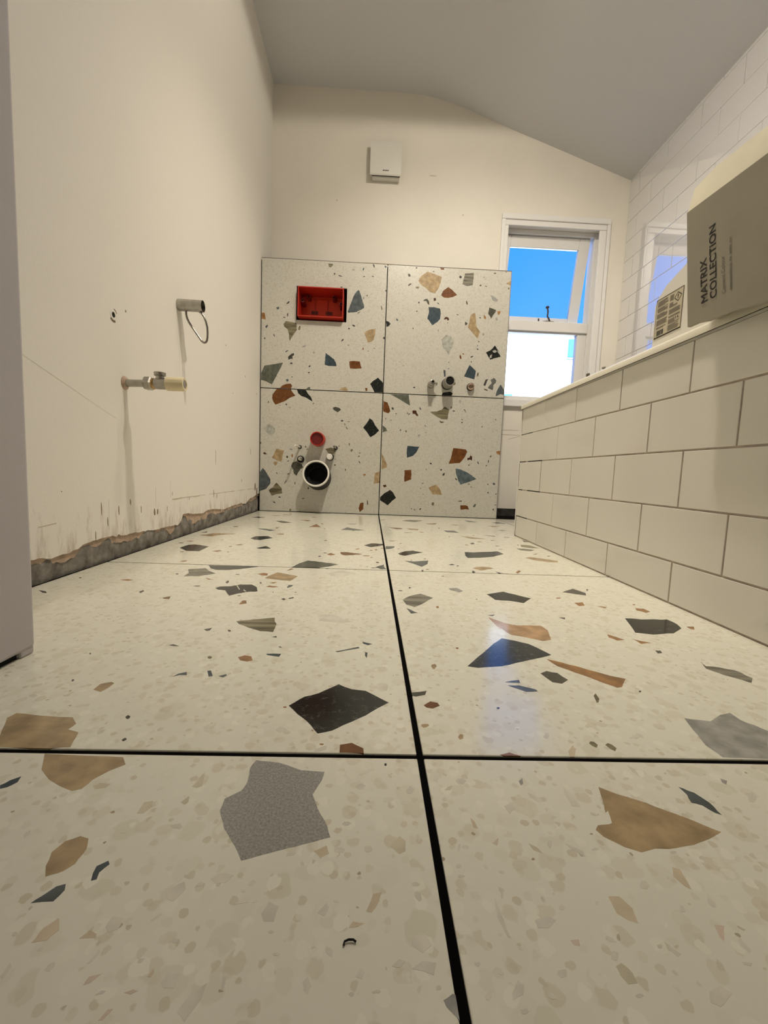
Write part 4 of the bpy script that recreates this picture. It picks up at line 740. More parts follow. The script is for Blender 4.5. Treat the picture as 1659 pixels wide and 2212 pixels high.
  (0,'dark','-1741,8218 -1774,8215 -1811,8206 -1805,8198 -1782,8190 -1741,8193 -1724,8202'),
  (0,'dark','-782,7981 -809,7981 -813,7945 -789,7943 -767,7964'),
  (0,'dark','-487,8118 -516,8123 -533,8114 -534,8095 -515,8087 -486,8090 -483,8106'),
  (0,'dark','-23,8668 -58,8667 -93,8639 -109,8597 -53,8549 -23,8564'),
  (0,'grey','-1580,11722 -1664,11729 -1694,11678 -1658,11642 -1574,11651 -1558,11681'),
  (0,'slate','-2140,10880 -2193,10882 -2223,10861 -2227,10847 -2189,10830 -2128,10838 -2113,10859'),
 ],
 ('W', 1, 0): [
  (1,'green','461,5913 584,5852 688,5799 805,5747 901,5687 1002,5640 1101,5578 1196,5535 1259,5498 1354,5455 1331,5572 1311,5688 1286,5775 1275,5880 1257,5968 1073,5968 879,5967 715,5965 533,5968 343,5960'),
  (1,'rust','44,5502 35,5365 33,5240 46,5116 178,5072 297,5038 384,5130 364,5200 349,5283 319,5371 271,5464 235,5561 119,5589 27,5624'),
  (1,'olive','2434,5134 2527,5074 2622,5018 2726,4957 2833,4920 2918,4871 3016,4861 3129,4866 3232,4856 3255,4974 3253,5107 3285,5220 3289,5347 3171,5419 3074,5488 2997,5411 2936,5332 2818,5285 2692,5228 2574,5221 2455,5210 2340,5197'),
  (1,'rustdark','1481,5153 1504,5068 1620,5061 1686,4974 1790,4971 1757,5042 1701,5117 1662,5237 1562,5233 1480,5230'),
  (1,'blue','1288,3366 1285,3237 1281,3126 1303,3013 1307,2907 1399,2938 1482,2966 1588,3001 1677,3095 1767,3194 1817,3290 1851,3376 1901,3468 1777,3472 1669,3472 1546,3483 1436,3490 1315,3494'),
  (1,'rust','3578,3363 3548,3256 3539,3141 3517,3035 3491,2923 3445,2806 3409,2690 3544,2699 3692,2721 3813,2731 3954,2740 4052,2842 4131,2950 4211,3062 4257,3192 4310,3324 4232,3428 4099,3438 3957,3459 3832,3464 3714,3474 3598,3473'),
  (1,'rust','1222,2170 1224,2052 1212,1938 1219,1818 1225,1705 1346,1747 1457,1795 1564,1835 1556,1950 1571,2076 1553,2196 1555,2310 1429,2305 1317,2290 1209,2280'),
  (1,'slateblue','3788,2333 3807,2191 3849,2105 3887,2018 3915,1923 3951,1836 4019,1751 4056,1668 4159,1701 4254,1744 4357,1771 4472,1810 4610,1872 4729,1926 4853,1979 4760,2042 4658,2111 4566,2176 4466,2233 4360,2296 4232,2346 4135,2385 4014,2429 3887,2451 3780,2462'),
  (1,'tan','2495,1387 2550,1305 2622,1217 2686,1120 2790,1123 2897,1128 3021,1127 3152,1116 3107,1225 3078,1324 3026,1391 2986,1468 2899,1553 2830,1631 2757,1597 2664,1561 2567,1516 2457,1470'),
  (1,'black','444,1218 340,1152 241,1094 153,999 47,898 44,815 53,730 151,675 259,611 353,546 432,490 504,564 577,635 635,708 740,796 847,885 782,977 738,1058 680,1152 609,1213 528,1272'),
  (1,'rust','4117,510 4135,402 4246,414 4380,440 4485,432 4573,426 4522,511 4490,601 4369,639 4244,633 4105,622'),
  (1,'tan','42,2908 64,2751 68,2590 54,2439 62,2278 188,2330 297,2370 334,2496 285,2620 216,2745 173,2862 109,2965 49,3064'),
  (1,'green','33,4337 50,4211 43,4099 146,4140 268,4181 236,4254 201,4322 108,4391 30,4449'),
  (0,'rustdark','230,1387 345,1433 308,1528 235,1512 150,1489'),
  (0,'rustdark','4347,2893 4471,2939 4571,2889 4576,2998 4567,3097 4480,3148 4444,3038 4328,3004'),
  (0,'brown','5791,3291 5869,3261 5965,3214 5967,3231 5967,3406 5964,3431 5870,3418 5776,3394'),
  (0,'olive','2671,570 2756,552 2768,630 2783,701 2705,732 2644,675'),
  (0,'slate','4843,554 4876,623 4913,684 4854,733 4803,651 4748,581'),
  (0,'olive','2864,4706 2970,4669 3032,4699 3092,4740 2966,4751 2839,4799'),
  (0,'dark','509,5341 454,5325 434,5296 487,5216 537,5224 559,5248 544,5305'),
  (0,'dark','699,5058 669,5059 643,5039 650,5019 676,5010 700,5019 717,5038'),
  (0,'dark','1851,5404 1822,5378 1834,5312 1881,5267 1905,5274 1883,5347'),
  (0,'dark','1364,5076 1353,5095 1304,5054 1275,5004 1294,4986 1346,5037'),
  (0,'dark','1258,5121 1230,5108 1219,5082 1230,5052 1261,5051 1275,5090'),
  (0,'dark','3410,5495 3381,5508 3370,5458 3384,5387 3415,5401 3421,5456'),
  (0,'dark','3573,5311 3498,5314 3449,5279 3475,5262 3555,5261 3600,5295'),
  (0,'olive','4034,5398 4013,5369 4133,5236 4148,5252 4096,5355'),
  (0,'grey','3850,5824 3791,5830 3770,5737 3804,5676 3846,5687 3869,5773'),
  (0,'dark','3982,4910 3956,4916 3943,4902 3939,4872 3962,4862 3986,4867 3996,4883'),
  (0,'dark','3994,4773 3941,4770 3923,4745 3944,4720 3984,4708 4005,4747'),
  (0,'dark','953,4280 939,4293 909,4265 900,4233 914,4204 942,4212 958,4240'),
  (0,'olive','1209,4261 1156,4222 1195,4148 1245,4150 1243,4230'),
  (0,'dark','2548,2685 2475,2714 2453,2663 2498,2623 2566,2622'),
  (0,'dark','3046,2415 2997,2381 3011,2342 3042,2319 3087,2358 3093,2402'),
  (0,'dark','3238,2221 3192,2222 3128,2153 3134,2085 3189,2079 3231,2126'),
  (0,'dark','4449,2685 4407,2686 4390,2657 4425,2638 4456,2637 4476,2664'),
  (0,'slate','4880,2861 4853,2845 4842,2811 4884,2746 4914,2714 4936,2751 4916,2812'),
  (0,'dark','5427,2929 5415,2981 5391,2928 5379,2858 5391,2786 5412,2821 5432,2888'),
  (0,'dark','5518,3164 5487,3170 5463,3127 5481,3109 5516,3100 5536,3118 5548,3163'),
  (0,'dark','5311,2698 5279,2674 5281,2644 5310,2640 5340,2653 5351,2690'),
  (0,'dark','3793,1995 3769,1963 3822,1887 3879,1886 3865,1950'),
  (0,'dark','4510,1734 4451,1729 4418,1714 4438,1696 4509,1696 4555,1714'),
  (0,'slate','5810,1805 5763,1821 5703,1811 5682,1770 5741,1718 5789,1712 5815,1752'),
  (0,'dark','5439,1776 5420,1781 5428,1714 5455,1695 5473,1703 5474,1742'),
  (0,'dark','5489,1354 5453,1335 5446,1315 5450,1284 5490,1283 5523,1298 5510,1336'),
  (0,'dark','4116,867 4002,845 3978,814 4157,821 4205,861'),
  (0,'dark','2181,1687 2136,1680 2107,1666 2098,1644 2146,1644 2196,1661 2205,1680'),
  (0,'dark','2074,1431 2053,1436 2044,1421 2043,1403 2064,1388 2081,1394 2085,1412'),
  (0,'dark','2211,1149 2180,1132 2181,1104 2208,1100 2220,1126'),
  (0,'dark','1671,382 1632,390 1622,357 1643,341 1664,343 1683,366'),
  (0,'dark','1760,381 1770,337 1817,282 1848,291 1822,334'),
  (0,'dark','2093,401 2034,356 2055,322 2077,321 2131,353 2136,406'),
  (0,'dark','5816,508 5781,522 5769,485 5770,440 5788,424 5823,435 5838,480'),
  (0,'dark','5928,733 5887,731 5870,714 5870,697 5903,681 5926,680 5936,711'),
  (0,'dark','5901,1286 5871,1273 5853,1251 5859,1234 5900,1233 5934,1258 5934,1280'),
  (0,'rust','5002,4604 4969,4605 4948,4593 4951,4572 4975,4551 5001,4562 5008,4578'),
  (0,'dark','2305,2393 2274,2382 2278,2343 2304,2341 2317,2359'),
  (0,'grey','2110,4571 2101,4521 2157,4431 2189,4463 2192,4512'),
  (0,'grey','1887,4065 1849,4077 1791,4023 1791,3985 1838,3959 1897,3972 1922,4003'),
  (0,'dark','470,4723 392,4721 381,4709 400,4700 462,4700 480,4715'),
  (0,'dark','174,4827 158,4806 157,4775 174,4724 191,4728 191,4773'),
  (0,'olive','4631,1587 4569,1610 4567,1568 4602,1543 4659,1540'),
  (0,'grey','4047,3872 4007,3874 3982,3857 3979,3824 4013,3797 4047,3818 4066,3841'),
  (0,'olive','5652,4990 5624,4988 5602,4966 5600,4936 5634,4926 5658,4928 5680,4961'),
  (0,'dark','2196,4205 2182,4200 2170,4187 2166,4166 2181,4156 2200,4161 2207,4183'),
 ],
 ('W', 1, 1): [
  (1,'tan','1823,11713 1721,11644 1630,11567 1549,11456 1487,11348 1563,11247 1649,11145 1775,11085 1877,11022 1970,10939 2067,10851 2202,10823 2313,10794 2365,10876 2425,10949 2463,11033 2510,11127 2528,11218 2571,11308 2579,11399 2597,11484 2605,11579 2503,11614 2387,11639 2301,11678 2187,11703 2097,11734 2013,11757 1909,11792'),
  (1,'olivegrey','3702,11663 3672,11539 3644,11411 3626,11285 3740,11250 3853,11212 3949,11234 4038,11256 4122,11272 4132,11385 4138,11501 4153,11618 4142,11733 4154,11843 4052,11833 3931,11811 3816,11802 3719,11790'),
  (1,'rust','2867,11064 2800,11012 2711,10949 2663,10838 2621,10724 2694,10673 2768,10631 2864,10627 2951,10625 3080,10653 3212,10684 3289,10727 3390,10778 3321,10852 3232,10920 3154,10998 3042,11065 2953,11127'),
  (1,'blue','2054,10064 2069,9959 2066,9870 2024,9739 2005,9614 2077,9547 2134,9483 2196,9398 2272,9322 2356,9380 2416,9427 2501,9482 2562,9555 2624,9624 2633,9751 2644,9879 2631,9999 2599,10110 2496,10125 2407,10148 2304,10166 2162,10155 2040,10153'),
  (1,'tan','4079,9761 4066,9636 4056,9526 4027,9412 4003,9299 4081,9220 4172,9142 4243,9055 4335,8967 4412,8890 4513,8800 4535,8912 4580,9027 4609,9132 4540,9218 4467,9294 4409,9378 4391,9490 4383,9612 4371,9733 4354,9840 4334,9962 4270,9998 4200,9949 4113,9893'),
  (1,'olivedark','4982,10187 4969,10095 4951,9992 4993,9937 5048,9880 5081,9823 5113,9757 5149,9839 5197,9926 5239,9986 5292,10048 5314,10116 5332,10187 5245,10207 5157,10237 5065,10260 4990,10287'),
  (1,'black','5321,8446 5274,8372 5218,8322 5156,8268 5060,8218 4948,8158 5014,8090 5056,8024 5112,7932 5184,7831 5283,7860 5348,7896 5447,7923 5558,7955 5692,7994 5649,8098 5616,8209 5562,8287 5490,8363 5437,8443 5381,8516'),
  (1,'blue','4143,7440 4107,7359 4058,7260 4031,7163 3978,7070 3950,6967 4066,6944 4208,6913 4330,6883 4454,6857 4483,6992 4501,7127 4513,7261 4440,7328 4347,7403 4271,7470 4187,7538'),
  (1,'slate','5715,6564 5657,6456 5610,6343 5581,6213 5564,6078 5685,6144 5787,6201 5884,6190 5967,6180 5967,6296 5966,6302 5961,6419 5898,6509 5841,6590 5777,6674'),
  (1,'greydark','5295,6791 5336,6715 5258,6631 5195,6549 5151,6473 5279,6418 5408,6375 5421,6505 5425,6638 5523,6723 5557,6845 5498,6902 5445,6969 5343,6915 5264,6873'),
  (1,'black','3366,6023 3378,6046 3436,6127 3373,6176 3286,6213 3208,6198 3122,6182 3044,6165 2957,6158 2902,6072 2881,6023'),
  (1,'wgrey','2774,8568 2795,8459 2803,8356 2866,8279 2938,8206 3020,8128 3077,8022 3138,7916 3153,8025 3184,8136 3230,8232 3297,8339 3314,8438 3335,8527 3364,8619 3302,8700 3240,8776 3188,8847 3074,8877 2939,8895 2885,8820 2800,8749 2746,8669'),
  (1,'grey','5050,10786 5093,10695 5154,10607 5254,10574 5342,10550 5418,10640 5330,10699 5246,10760 5161,10821 5062,10845 4986,10870'),
  (0,'brown','5416,10039 5463,9947 5539,10041 5553,10147 5461,10133 5390,10123'),
  (0,'dark','4982,6775 4954,6679 4927,6596 5021,6560 5057,6681 5099,6797 5149,6908 5088,6889 5015,6862'),
  (0,'dark','4982,6376 5062,6353 5131,6334 5170,6376 5069,6409 4970,6436'),
  (0,'black','23,9379 23,9315 40,9233 36,9136 157,9173 189,9226 241,9286 157,9375 82,9399 25,9420'),
  (0,'olivedark','1764,10418 1850,10428 1926,10426 1953,10365 1993,10294 2076,10248 2060,10339 2047,10432 1988,10488 1941,10535 1821,10498'),
  (0,'rustdark','2269,10510 2290,10437 2389,10488 2364,10595 2263,10579'),
  (0,'rustdark','2861,9609 2941,9651 3006,9565 3073,9627 3019,9722 2895,9743 2850,9693 2811,9633'),
  (0,'rust','2561,11902 2637,11905 2702,11909 2706,11986 2662,11987 2512,11987 2504,11987'),
  (0,'tan','5865,11384 5967,11353 5967,11571 5925,11543 5836,11486 5735,11431'),
  (0,'olivedark','3848,9479 3854,9398 3935,9414 3980,9495 3922,9529 3853,9567'),
  (0,'brown','4746,9843 4768,9756 4853,9713 4862,9831 4801,9882 4746,9924'),
  (0,'slate','2920,7141 2948,7022 2952,6910 3041,6934 3028,7032 3020,7118 3019,7213 2922,7248'),
  (0,'dark','1036,11643 977,11633 1002,11528 1048,11496 1110,11530 1082,11613'),
  (0,'olivedark','1120,11206 1016,11136 1011,11087 1056,11083 1152,11160 1159,11203'),
  (0,'olive','1494,11083 1378,11065 1388,10995 1500,10989 1567,11054'),
  (0,'dark','3474,11685 3444,11602 3499,11556 3557,11559 3572,11652'),
  (0,'dark','1379,11969 1340,11932 1346,11898 1394,11887 1416,11921'),
  (0,'dark','2221,11821 2189,11822 2166,11800 2176,11782 2199,11771 2222,11773 2234,11797'),
  (0,'dark','5210,11893 5154,11893 5108,11879 5101,11863 5150,11851 5212,11855 5242,11872'),
  (0,'olive','4536,11314 4493,11312 4455,11289 4451,11271 4496,11243 4535,11253 4552,11292'),
  (0,'dark','4775,11270 4717,11276 4696,11264 4787,11233 4827,11248'),
  (0,'dark','5883,11258 5857,11246 5862,11188 5901,11147 5913,11193'),
  (0,'dark','1581,10378 1545,10381 1522,10336 1542,10307 1581,10297 1604,10347'),
  (0,'dark','2543,10333 2507,10362 2443,10392 2434,10377 2469,10337 2526,10306 2553,10311'),
  (0,'rustdark','3881,10524 3845,10533 3850,10465 3877,10376 3904,10364 3932,10361 3912,10458'),
  (0,'dark','1504,9956 1479,9961 1456,9949 1456,9905 1481,9893 1497,9905 1512,9938'),
  (0,'slate','526,9554 485,9531 523,9458 586,9432 595,9456 588,9513'),
  (0,'dark','3491,9884 3420,9894 3407,9881 3482,9843 3518,9854'),
  (0,'dark','1362,9132 1349,9160 1321,9144 1309,9118 1320,9090 1342,9084 1357,9111'),
  (0,'dark','3013,9490 2990,9487 2980,9476 2982,9452 2995,9440 3011,9449 3024,9464'),
  (0,'dark','4577,9811 4535,9802 4542,9763 4572,9745 4617,9772'),
  (0,'dark','4543,8691 4536,8670 4568,8631 4610,8626 4602,8666'),
  (0,'dark','4559,8328 4507,8327 4495,8299 4512,8271 4566,8268 4582,8297'),
  (0,'dark','4529,8477 4504,8463 4500,8440 4525,8432 4543,8446 4551,8470'),
  (0,'rust','3710,7992 3672,7980 3670,7863 3713,7803 3767,7794 3760,7901'),
  (0,'dark','4297,7970 4209,7926 4216,7878 4323,7920 4339,7968'),
  (0,'brown','3888,8049 3861,8066 3818,8083 3798,8057 3815,8031 3867,7999 3896,8012'),
  (0,'olive','4261,7735 4236,7708 4242,7657 4280,7638 4285,7681'),
  (0,'olive','4658,7161 4637,7195 4596,7171 4570,7071 4585,6996 4608,6975 4651,7062'),
  (0,'dark','3159,7334 3127,7299 3146,7286 3190,7304 3196,7328'),
  (0,'dark','3173,7629 3148,7625 3136,7611 3147,7597 3164,7589 3186,7602 3188,7622'),
  (0,'dark','966,7372 940,7364 928,7349 940,7333 958,7333 974,7355'),
  (0,'dark','1553,6360 1477,6364 1456,6327 1500,6298 1556,6308 1573,6337'),
  (0,'grey','2577,9138 2538,9136 2527,9094 2552,9035 2588,9034 2593,9090'),
  (0,'grey','763,7553 733,7549 728,7522 736,7510 765,7508 774,7526'),
  (0,'olive','3548,6641 3502,6669 3453,6644 3435,6595 3444,6523 3495,6536 3540,6577'),
  (0,'dark','5714,11982 5684,11979 5669,11962 5682,11942 5719,11945 5733,11961'),
  (0,'grey','4666,11686 4635,11692 4590,11672 4596,11656 4623,11634 4680,11648 4701,11666'),
  (0,'wgrey','5432,9824 5362,9858 5324,9776 5377,9683 5418,9691 5455,9751'),
  (0,'wgrey','4798,9075 4753,9065 4725,9011 4761,8944 4800,8943 4835,8995'),
  (2,'wgrey','5293,8194 5411,8168 5498,8236 5410,8311 5281,8265'),
  (2,'wgrey','5147,7885 5253,7922 5270,8106 5163,8029'),
  (2,'wgrey','5550,8198 5658,8060 5642,8179 5493,8315'),
 ],
}
def chips_on(tile, key, fn, sfx):
    small = {}
    for big, colr, txt in CHIPS.get(key, []):
        pts = [tuple(float(v) * 1e-4 for v in p_.split(',')) for p_ in txt.split()]
        if big == 2:
            bm = bmesh.new(); prism(bm, pts, fn, -.001, .00012); obj('quartz_vein', bm, CHIP_M[colr, sfx], tile)
        elif big:
            bm = bmesh.new(); prism(bm, pts, fn, -.001, .00007)
            obj('terrazzo_chip', bm, CHIP_M[colr, sfx], tile)
        else: small.setdefault(colr, []).append(pts)
    if small:
        bm = bmesh.new(); mats = []
        for i, (colr, L) in enumerate(sorted(small.items())):
            mats.append(CHIP_M[colr, sfx])
            for pts in L: prism(bm, pts, fn, -.001, .00006, mi=i)
        obj('small_chips', bm, mats, tile, kind='stuff')

floor = obj('floor', B(-1.2, 1.6, YN - .2, YF + .25, -.12, -.0014), M_GROUT, origin=(0, 0, 0), kind='structure')
floor['label'] = 'terrazzo floor of large square tiles with black joints'
G = .0024
cells = []
for c, (x0, x1) in enumerate(((-.6, 0), (0, .6), (.6, 1.2))):
    for r in range(6):
        if c == 2 and r > 0: continue
        y1 = D - .6 * r; y0 = y1 - .6
        X0, X1 = x0 + G, x1 - G
        cells.append((c, r, X0, X1, y0 + G, y1 - G))
for c, r, x0, x1, y0, y1 in cells:
    if y1 < YN: continue
    t = obj('floor_tile', B(x0, x1, y0, y1, -.009, 0.0, bev=.0008, seg=2), M_FLOOR, floor, origin=((x0+x1)/2, (y0+y1)/2, 0))
    chips_on(t, ('F', c, r), lambda a, b, h: (a, b, h), 'f')

# toilet boxing: hollow frame faced with four tiles
boxing = obj('wall_boxing', B(XL, .592, D + .11, YF, 0, 1.19), M_GROUT, origin=(0, D, 0), kind='structure')
boxing['label'] = 'half-height boxing faced with four terrazzo tiles'
RBX = (-.430, -.190, .925, 1.082)     # cut-out for the cistern access box
def wall_tile(c, r, x0, x1, z0, z1, hole=None):
    bm = bmesh.new()
    if hole:
        hx0, hx1, hz0, hz1 = hole
        for q_ in ((x0, hx0, z0, z1), (hx1, x1, z0, z1), (hx0, hx1, z0, hz0), (hx0, hx1, hz1, z1)): box(bm, q_[0], q_[1], D, D + .01, q_[2], q_[3])
    else: box(bm, x0, x1, D, D + .01, z0, z1, bev=.0008, seg=1)
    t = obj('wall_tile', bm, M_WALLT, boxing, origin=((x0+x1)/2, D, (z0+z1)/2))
    chips_on(t, ('W', c, r), lambda a, b, h: (a, D - h, b), 'w')
wall_tile(0, 0, -.5945, -.002, .002, .598); wall_tile(1, 0, .002, .597, .002, .598)
wall_tile(0, 1, -.5945, -.002, .602, 1.2, RBX); wall_tile(1, 1, .002, .597, .602, 1.2)
bm = bmesh.new()
for q_ in ((-.599, RBX[0], 0, 1.195), (RBX[1], .590, 0, 1.195), (RBX[0], RBX[1], 0, RBX[2]), (RBX[0], RBX[1], RBX[3], 1.195)): box(bm, q_[0], q_[1], D + .0095, D + .11, q_[2], q_[3])
obj('backing_board', bm, M_GROUT, boxing)

obj('edge_trim', B(-.5945, .599, D - .0003, D + .010, 1.2004, 1.2024), mat('dark_edge_trim', (.10, .085, .065), .5), boxing)
obj('edge_trim', B(.5974, .5994, D + .0005, D + .10, 0.0, 1.2024), mat('grey_edge_trim', (.22, .21, .20), .5), boxing)
PAINT_EDGE = [(0.7019, 0.0444), (0.7134, 0.0433), (0.7303, 0.0406), (0.7409, 0.0392), (0.7749, 0.0401), (0.7953, 0.042), (0.808, 0.0442), (0.8213, 0.0479), (0.8349, 0.0512), (0.8536, 0.0512), (0.8733, 0.0536), (0.8937, 0.0513), (0.9152, 0.0514), (0.929, 0.0479), (0.9377, 0.0514), (0.9613, 0.0465), (0.9927, 0.047), (1.0261, 0.0448), (1.0619, 0.0433), (1.1003, 0.0404), (1.1417, 0.0407), (1.1863, 0.0397), (1.2245, 0.0371), (1.2448, 0.0485), (1.2553, 0.0637), (1.2764, 0.0663), (1.344, 0.0583), (1.4063, 0.0542), (1.4465, 0.0622), (1.5188, 0.058), (1.5989, 0.0499), (1.6878, 0.0546), (1.8085, 0.0584), (1.8759, 0.05), (1.9476, 0.07), (2.0121, 0.0735), (2.0808, 0.085)]
PLASTER_EDGE = [(0.7014, 0.0334), (0.7164, 0.0367), (0.7298, 0.0297), (0.7477, 0.0277), (0.7665, 0.0253), (0.7863, 0.026), (0.8074, 0.0285), (0.8341, 0.0316), (0.8625, 0.0316), (0.893, 0.032), (0.9037, 0.0342), (0.9258, 0.0359), (0.9608, 0.0314), (0.9921, 0.0284), (1.0256, 0.0291), (1.0615, 0.0266), (1.1001, 0.0313), (1.133, 0.0338), (1.1678, 0.0289), (1.1858, 0.0131), (1.2146, 0.0315), (1.2446, 0.0346), (1.2657, 0.0627), (1.287, 0.0533), (1.3033, 0.0248), (1.3438, 0.0271), (1.3932, 0.0342), (1.4327, 0.0324), (1.4746, 0.0432), (1.5499, 0.038), (1.6334, 0.0395), (1.7264, 0.0438), (1.8307, 0.0445), (1.8991, 0.0603), (1.9735, 0.0523), (2.0534, 0.0635), (2.0812, 0.0734)]
# left wall: grey mortar bed, pink plaster, paint - each with its own broken lower edge
wl_ = obj('wall_left', B(XL - .25, XL - .007, .30, YF + .2, -.1, 2.7), M_MORTAR, origin=(XL, 1.3, 0), kind='structure')
wl_['label'] = 'bare-skirting left wall with broken plaster along the floor'
def jag_edge(pts, amp, step):
    out = []
    pts = [(.36, pts[0][1])] + list(pts) + [(YF, pts[-1][1])]
    for (a, b), (c, d) in zip(pts, pts[1:]):
        n = max(1, int(abs(c - a) / step))
        for i in range(n):
            k = i / n; out.append((a + (c - a) * k, b + (d - b) * k + random.uniform(-amp, amp)))
    out.append(pts[-1]); return out
for nm, ed, x_, mt, amp in (('plaster_layer', PLASTER_EDGE, -.0035, M_PINK, .0022), ('paint_layer', PAINT_EDGE, 0.0, M_PAINTL, .0016)):
    e_ = jag_edge(ed, amp, .007); bm = bmesh.new()
    lo = [bm.verts.new((XL + x_, y, z)) for y, z in e_]; lo2 = [bm.verts.new((XL - .008, y, z)) for y, z in e_]
    mid = [bm.verts.new((XL + x_, y, .25)) for y, z in e_]
    for i in range(len(e_) - 1):
        bm.faces.new((lo[i], lo[i+1], mid[i+1], mid[i])); bm.faces.new((lo[i], lo2[i], lo2[i+1], lo[i+1]))
    t0, t1 = bm.verts.new((XL + x_, e_[0][0], 2.6)), bm.verts.new((XL + x_, e_[-1][0], 2.6))
    bm.faces.new([*mid, t1, t0])
    obj(nm, bm, mt, wl_)
# lumpy mortar fillet at the foot of the wall
bm = bmesh.new(); ny, nz = 130, 10; gr = []
for i in range(ny + 1):
    y = .36 + (D - .36) * i / ny; row = []
    for j in range(nz + 1):
        k = j / nz; z = -.009 + .085 * k
        bul = .0045 * math.sin(math.pi * min(1, k * 1.15)) * (1.0 + .5 * math.sin(y * 31) + .4 * math.sin(y * 77 + 1)) + random.uniform(-.0012, .0012)
        row.append(bm.verts.new((XL - .0065 + max(-.0005, bul) * (1 - k) ** .5, y, z)))
    gr.append(row)
for i in range(ny):
    for j in range(nz): bm.faces.new((gr[i][j], gr[i+1][j], gr[i+1][j+1], gr[i][j+1]))
obj('mortar_strip', bm, M_MORTAR, wl_, smooth=True)
# nicks, cracks and scuffs in the paint (y, z, length, width, angle from vertical)
def flecks(name, L, mt, parent, fn, t=.0004):
    bm = bmesh.new()
    for y, z, ln, wd, an in L:
        ca, sa = math.cos(an), math.sin(an); pts = []
        n = 8
        for i in range(n):
            th = 2 * math.pi * i / n; u = math.cos(th) * wd / 2 * random.uniform(.7, 1.2); v = math.sin(th) * ln / 2 * random.uniform(.85, 1.1)
            pts.append((y + u * ca - v * sa, z + u * sa + v * ca))
        prism(bm, pts, fn, -.001, t)
    return obj(name, bm, mt, parent, kind='stuff')
fl_left = lambda a, b, h: (XL + h, a, b)
SC = [(1.093, .087, .020, .007, .1), (1.108, .087, .016, .006, -.1), (.985, .121, .014, .004, .1), (1.95, .285, .030, .004, 0), (1.52, .245, .055, .002, 0), (1.50, .115, .03, .004, .05), (1.53, .105, .02, .003, 0), (1.82, .155, .014, .004, 0), (2.03, .12, .04, .02, .1), (2.06, .09, .05, .02, 0),
      (.88, .115, .028, .002, 0), (.90, .085, .022, .0025, 0), (.94, .105, .02, .003, 0), (1.03, .10, .018, .002, 0), (1.16, .09, .016, .002, 0), (1.19, .13, .012, .002, 0), (1.30, .11, .01, .002, 0), (.86, .06, .02, .002, 0), (.77, .155, .002, .002, 0), (.98, .545, .006, .004, 0), (1.62, .66, .008, .003, 0), (1.86, .60, .008, .004, 0), (1.70, .50, .006, .003, 0), (2.04, .56, .010, .004, 0)]
flecks('scuff_marks', SC, M_SCUFF, wl_, fl_left)
bm = bmesh.new(); y = 1.19
while y < 2.06:
    ln = random.uniform(.02, .05)
    if random.random() < .82:
        k = (y - 1.19) / .9; w0 = (.0018 if y < 1.33 else .0009) * random.uniform(.6, 1.3); zc = .1150 - .002 * k + random.uniform(-.0006, .0006)
        prism(bm, [(y, zc - w0), (y + ln * .5, zc - w0 * random.uniform(.6, 1.6)), (y + ln, zc - w0), (y + ln, zc + w0 * .7), (y + ln * .4, zc + w0 * random.uniform(.4, 1.2)), (y, zc + w0 * .6)], fl_left, -.001, .0004)
    y += ln
prism(bm, [(.715, .0965), (.755, .0985), (.755, .1000), (.715, .0978)], fl_left, -.001, .0004)
obj('plaster_crack', bm, M_CRACK, wl_, kind='stuff')
flecks('fill_lines', [(.80, .345, .0011, .24, -.28), (1.58, .066, .05, .008, 0), (1.18, .145, .05, .0015, 0), (1.02, .07, .05, .0012, 0), (1.10, .125, .05, .0012, 0), (.905, .10, .06, .0012, 0)], M_FAINT, wl_, fl_left)

# far wall with the window opening
OX0, OX1, OZ0, OZ1 = .600, 1.136, .630, 1.535
bm = bmesh.new()
box(bm, XL - .2, OX0, YF, YF + .13, -.1, 2.7); box(bm, OX1, XR + .3, YF, YF + .13, -.1, 2.7)
box(bm, OX0, OX1, YF, YF + .13, -.1, OZ0); box(bm, OX0, OX1, YF, YF + .13, OZ1, 2.7)
wf = obj('wall_far', bm, M_PAINTF, origin=(.3, YF, 0), kind='structure')
wf['label'] = 'cream painted far wall with a window at the right'
fl_far = lambda a, b, h: (a, YF - h, b)
flecks('wall_marks', [(.219, 1.745, .006, .05, 0), (-.27, 1.60, .010, .008, 0), (.386, 1.563, .010, .008, 0), (.30, 1.265, .008, .30, .02), (-.05, 1.30, .008, .22, 0)], mat('beige_filler', (.62, .52, .38), .8), wf, fl_far)
flecks('crack_lines', [(.70, .47, .004, .14, .02), (.70, .445, .004, .16, -.02), (.73, .43, .003, .10, .3)], M_CRACK, wf, fl_far)

obj('mortar_strip', B(.597, 1.20, YF - .012, YF + .001, -.009, .040, bev=.004, seg=2), M_DARKM, wf)
# right wall, fully tiled
wr = obj('wall_right', B(XR + .0075, XR + .3, YN - .2, YF + .2, -.1, 2.7), M_GROUTR, origin=(XR, 1.6, 0), kind='structure')
wr['label'] = 'right wall of glossy white brick-bond tiles'
def tile_mesh(name, ax, l, h, th, bev, mt):
    bm = bmesh.new()
    if ax == 'x': box(bm, 0, th, -l/2, l/2, -h/2, h/2, bev=bev, seg=2)
    bmesh.ops.recalc_face_normals(bm, faces=bm.faces)
    me = bpy.data.meshes.new(name); bm.to_mesh(me); bm.free(); me.materials.append(mt)
    return me
cache = {}
def metro(parent, xf, y0, y1, z0, z1, mt, tilt, th=.009, gap=.001, bev=.0012):
    l, h = round(y1 - y0 - 2 * gap, 4), round(z1 - z0 - 2 * gap, 4)
    if l < .006 or h < .006: return
    k = (l, h, mt.name)
    if k not in cache: cache[k] = tile_mesh('tile', 'x', l, h, th, min(bev, l / 4, h / 4), mt)
    rot = (0, random.uniform(-tilt, tilt), random.uniform(-tilt, tilt)) if tilt else None
    return link_copy('tile', cache[k], parent, (xf, (y0+y1)/2, (z0+z1)/2), rot)
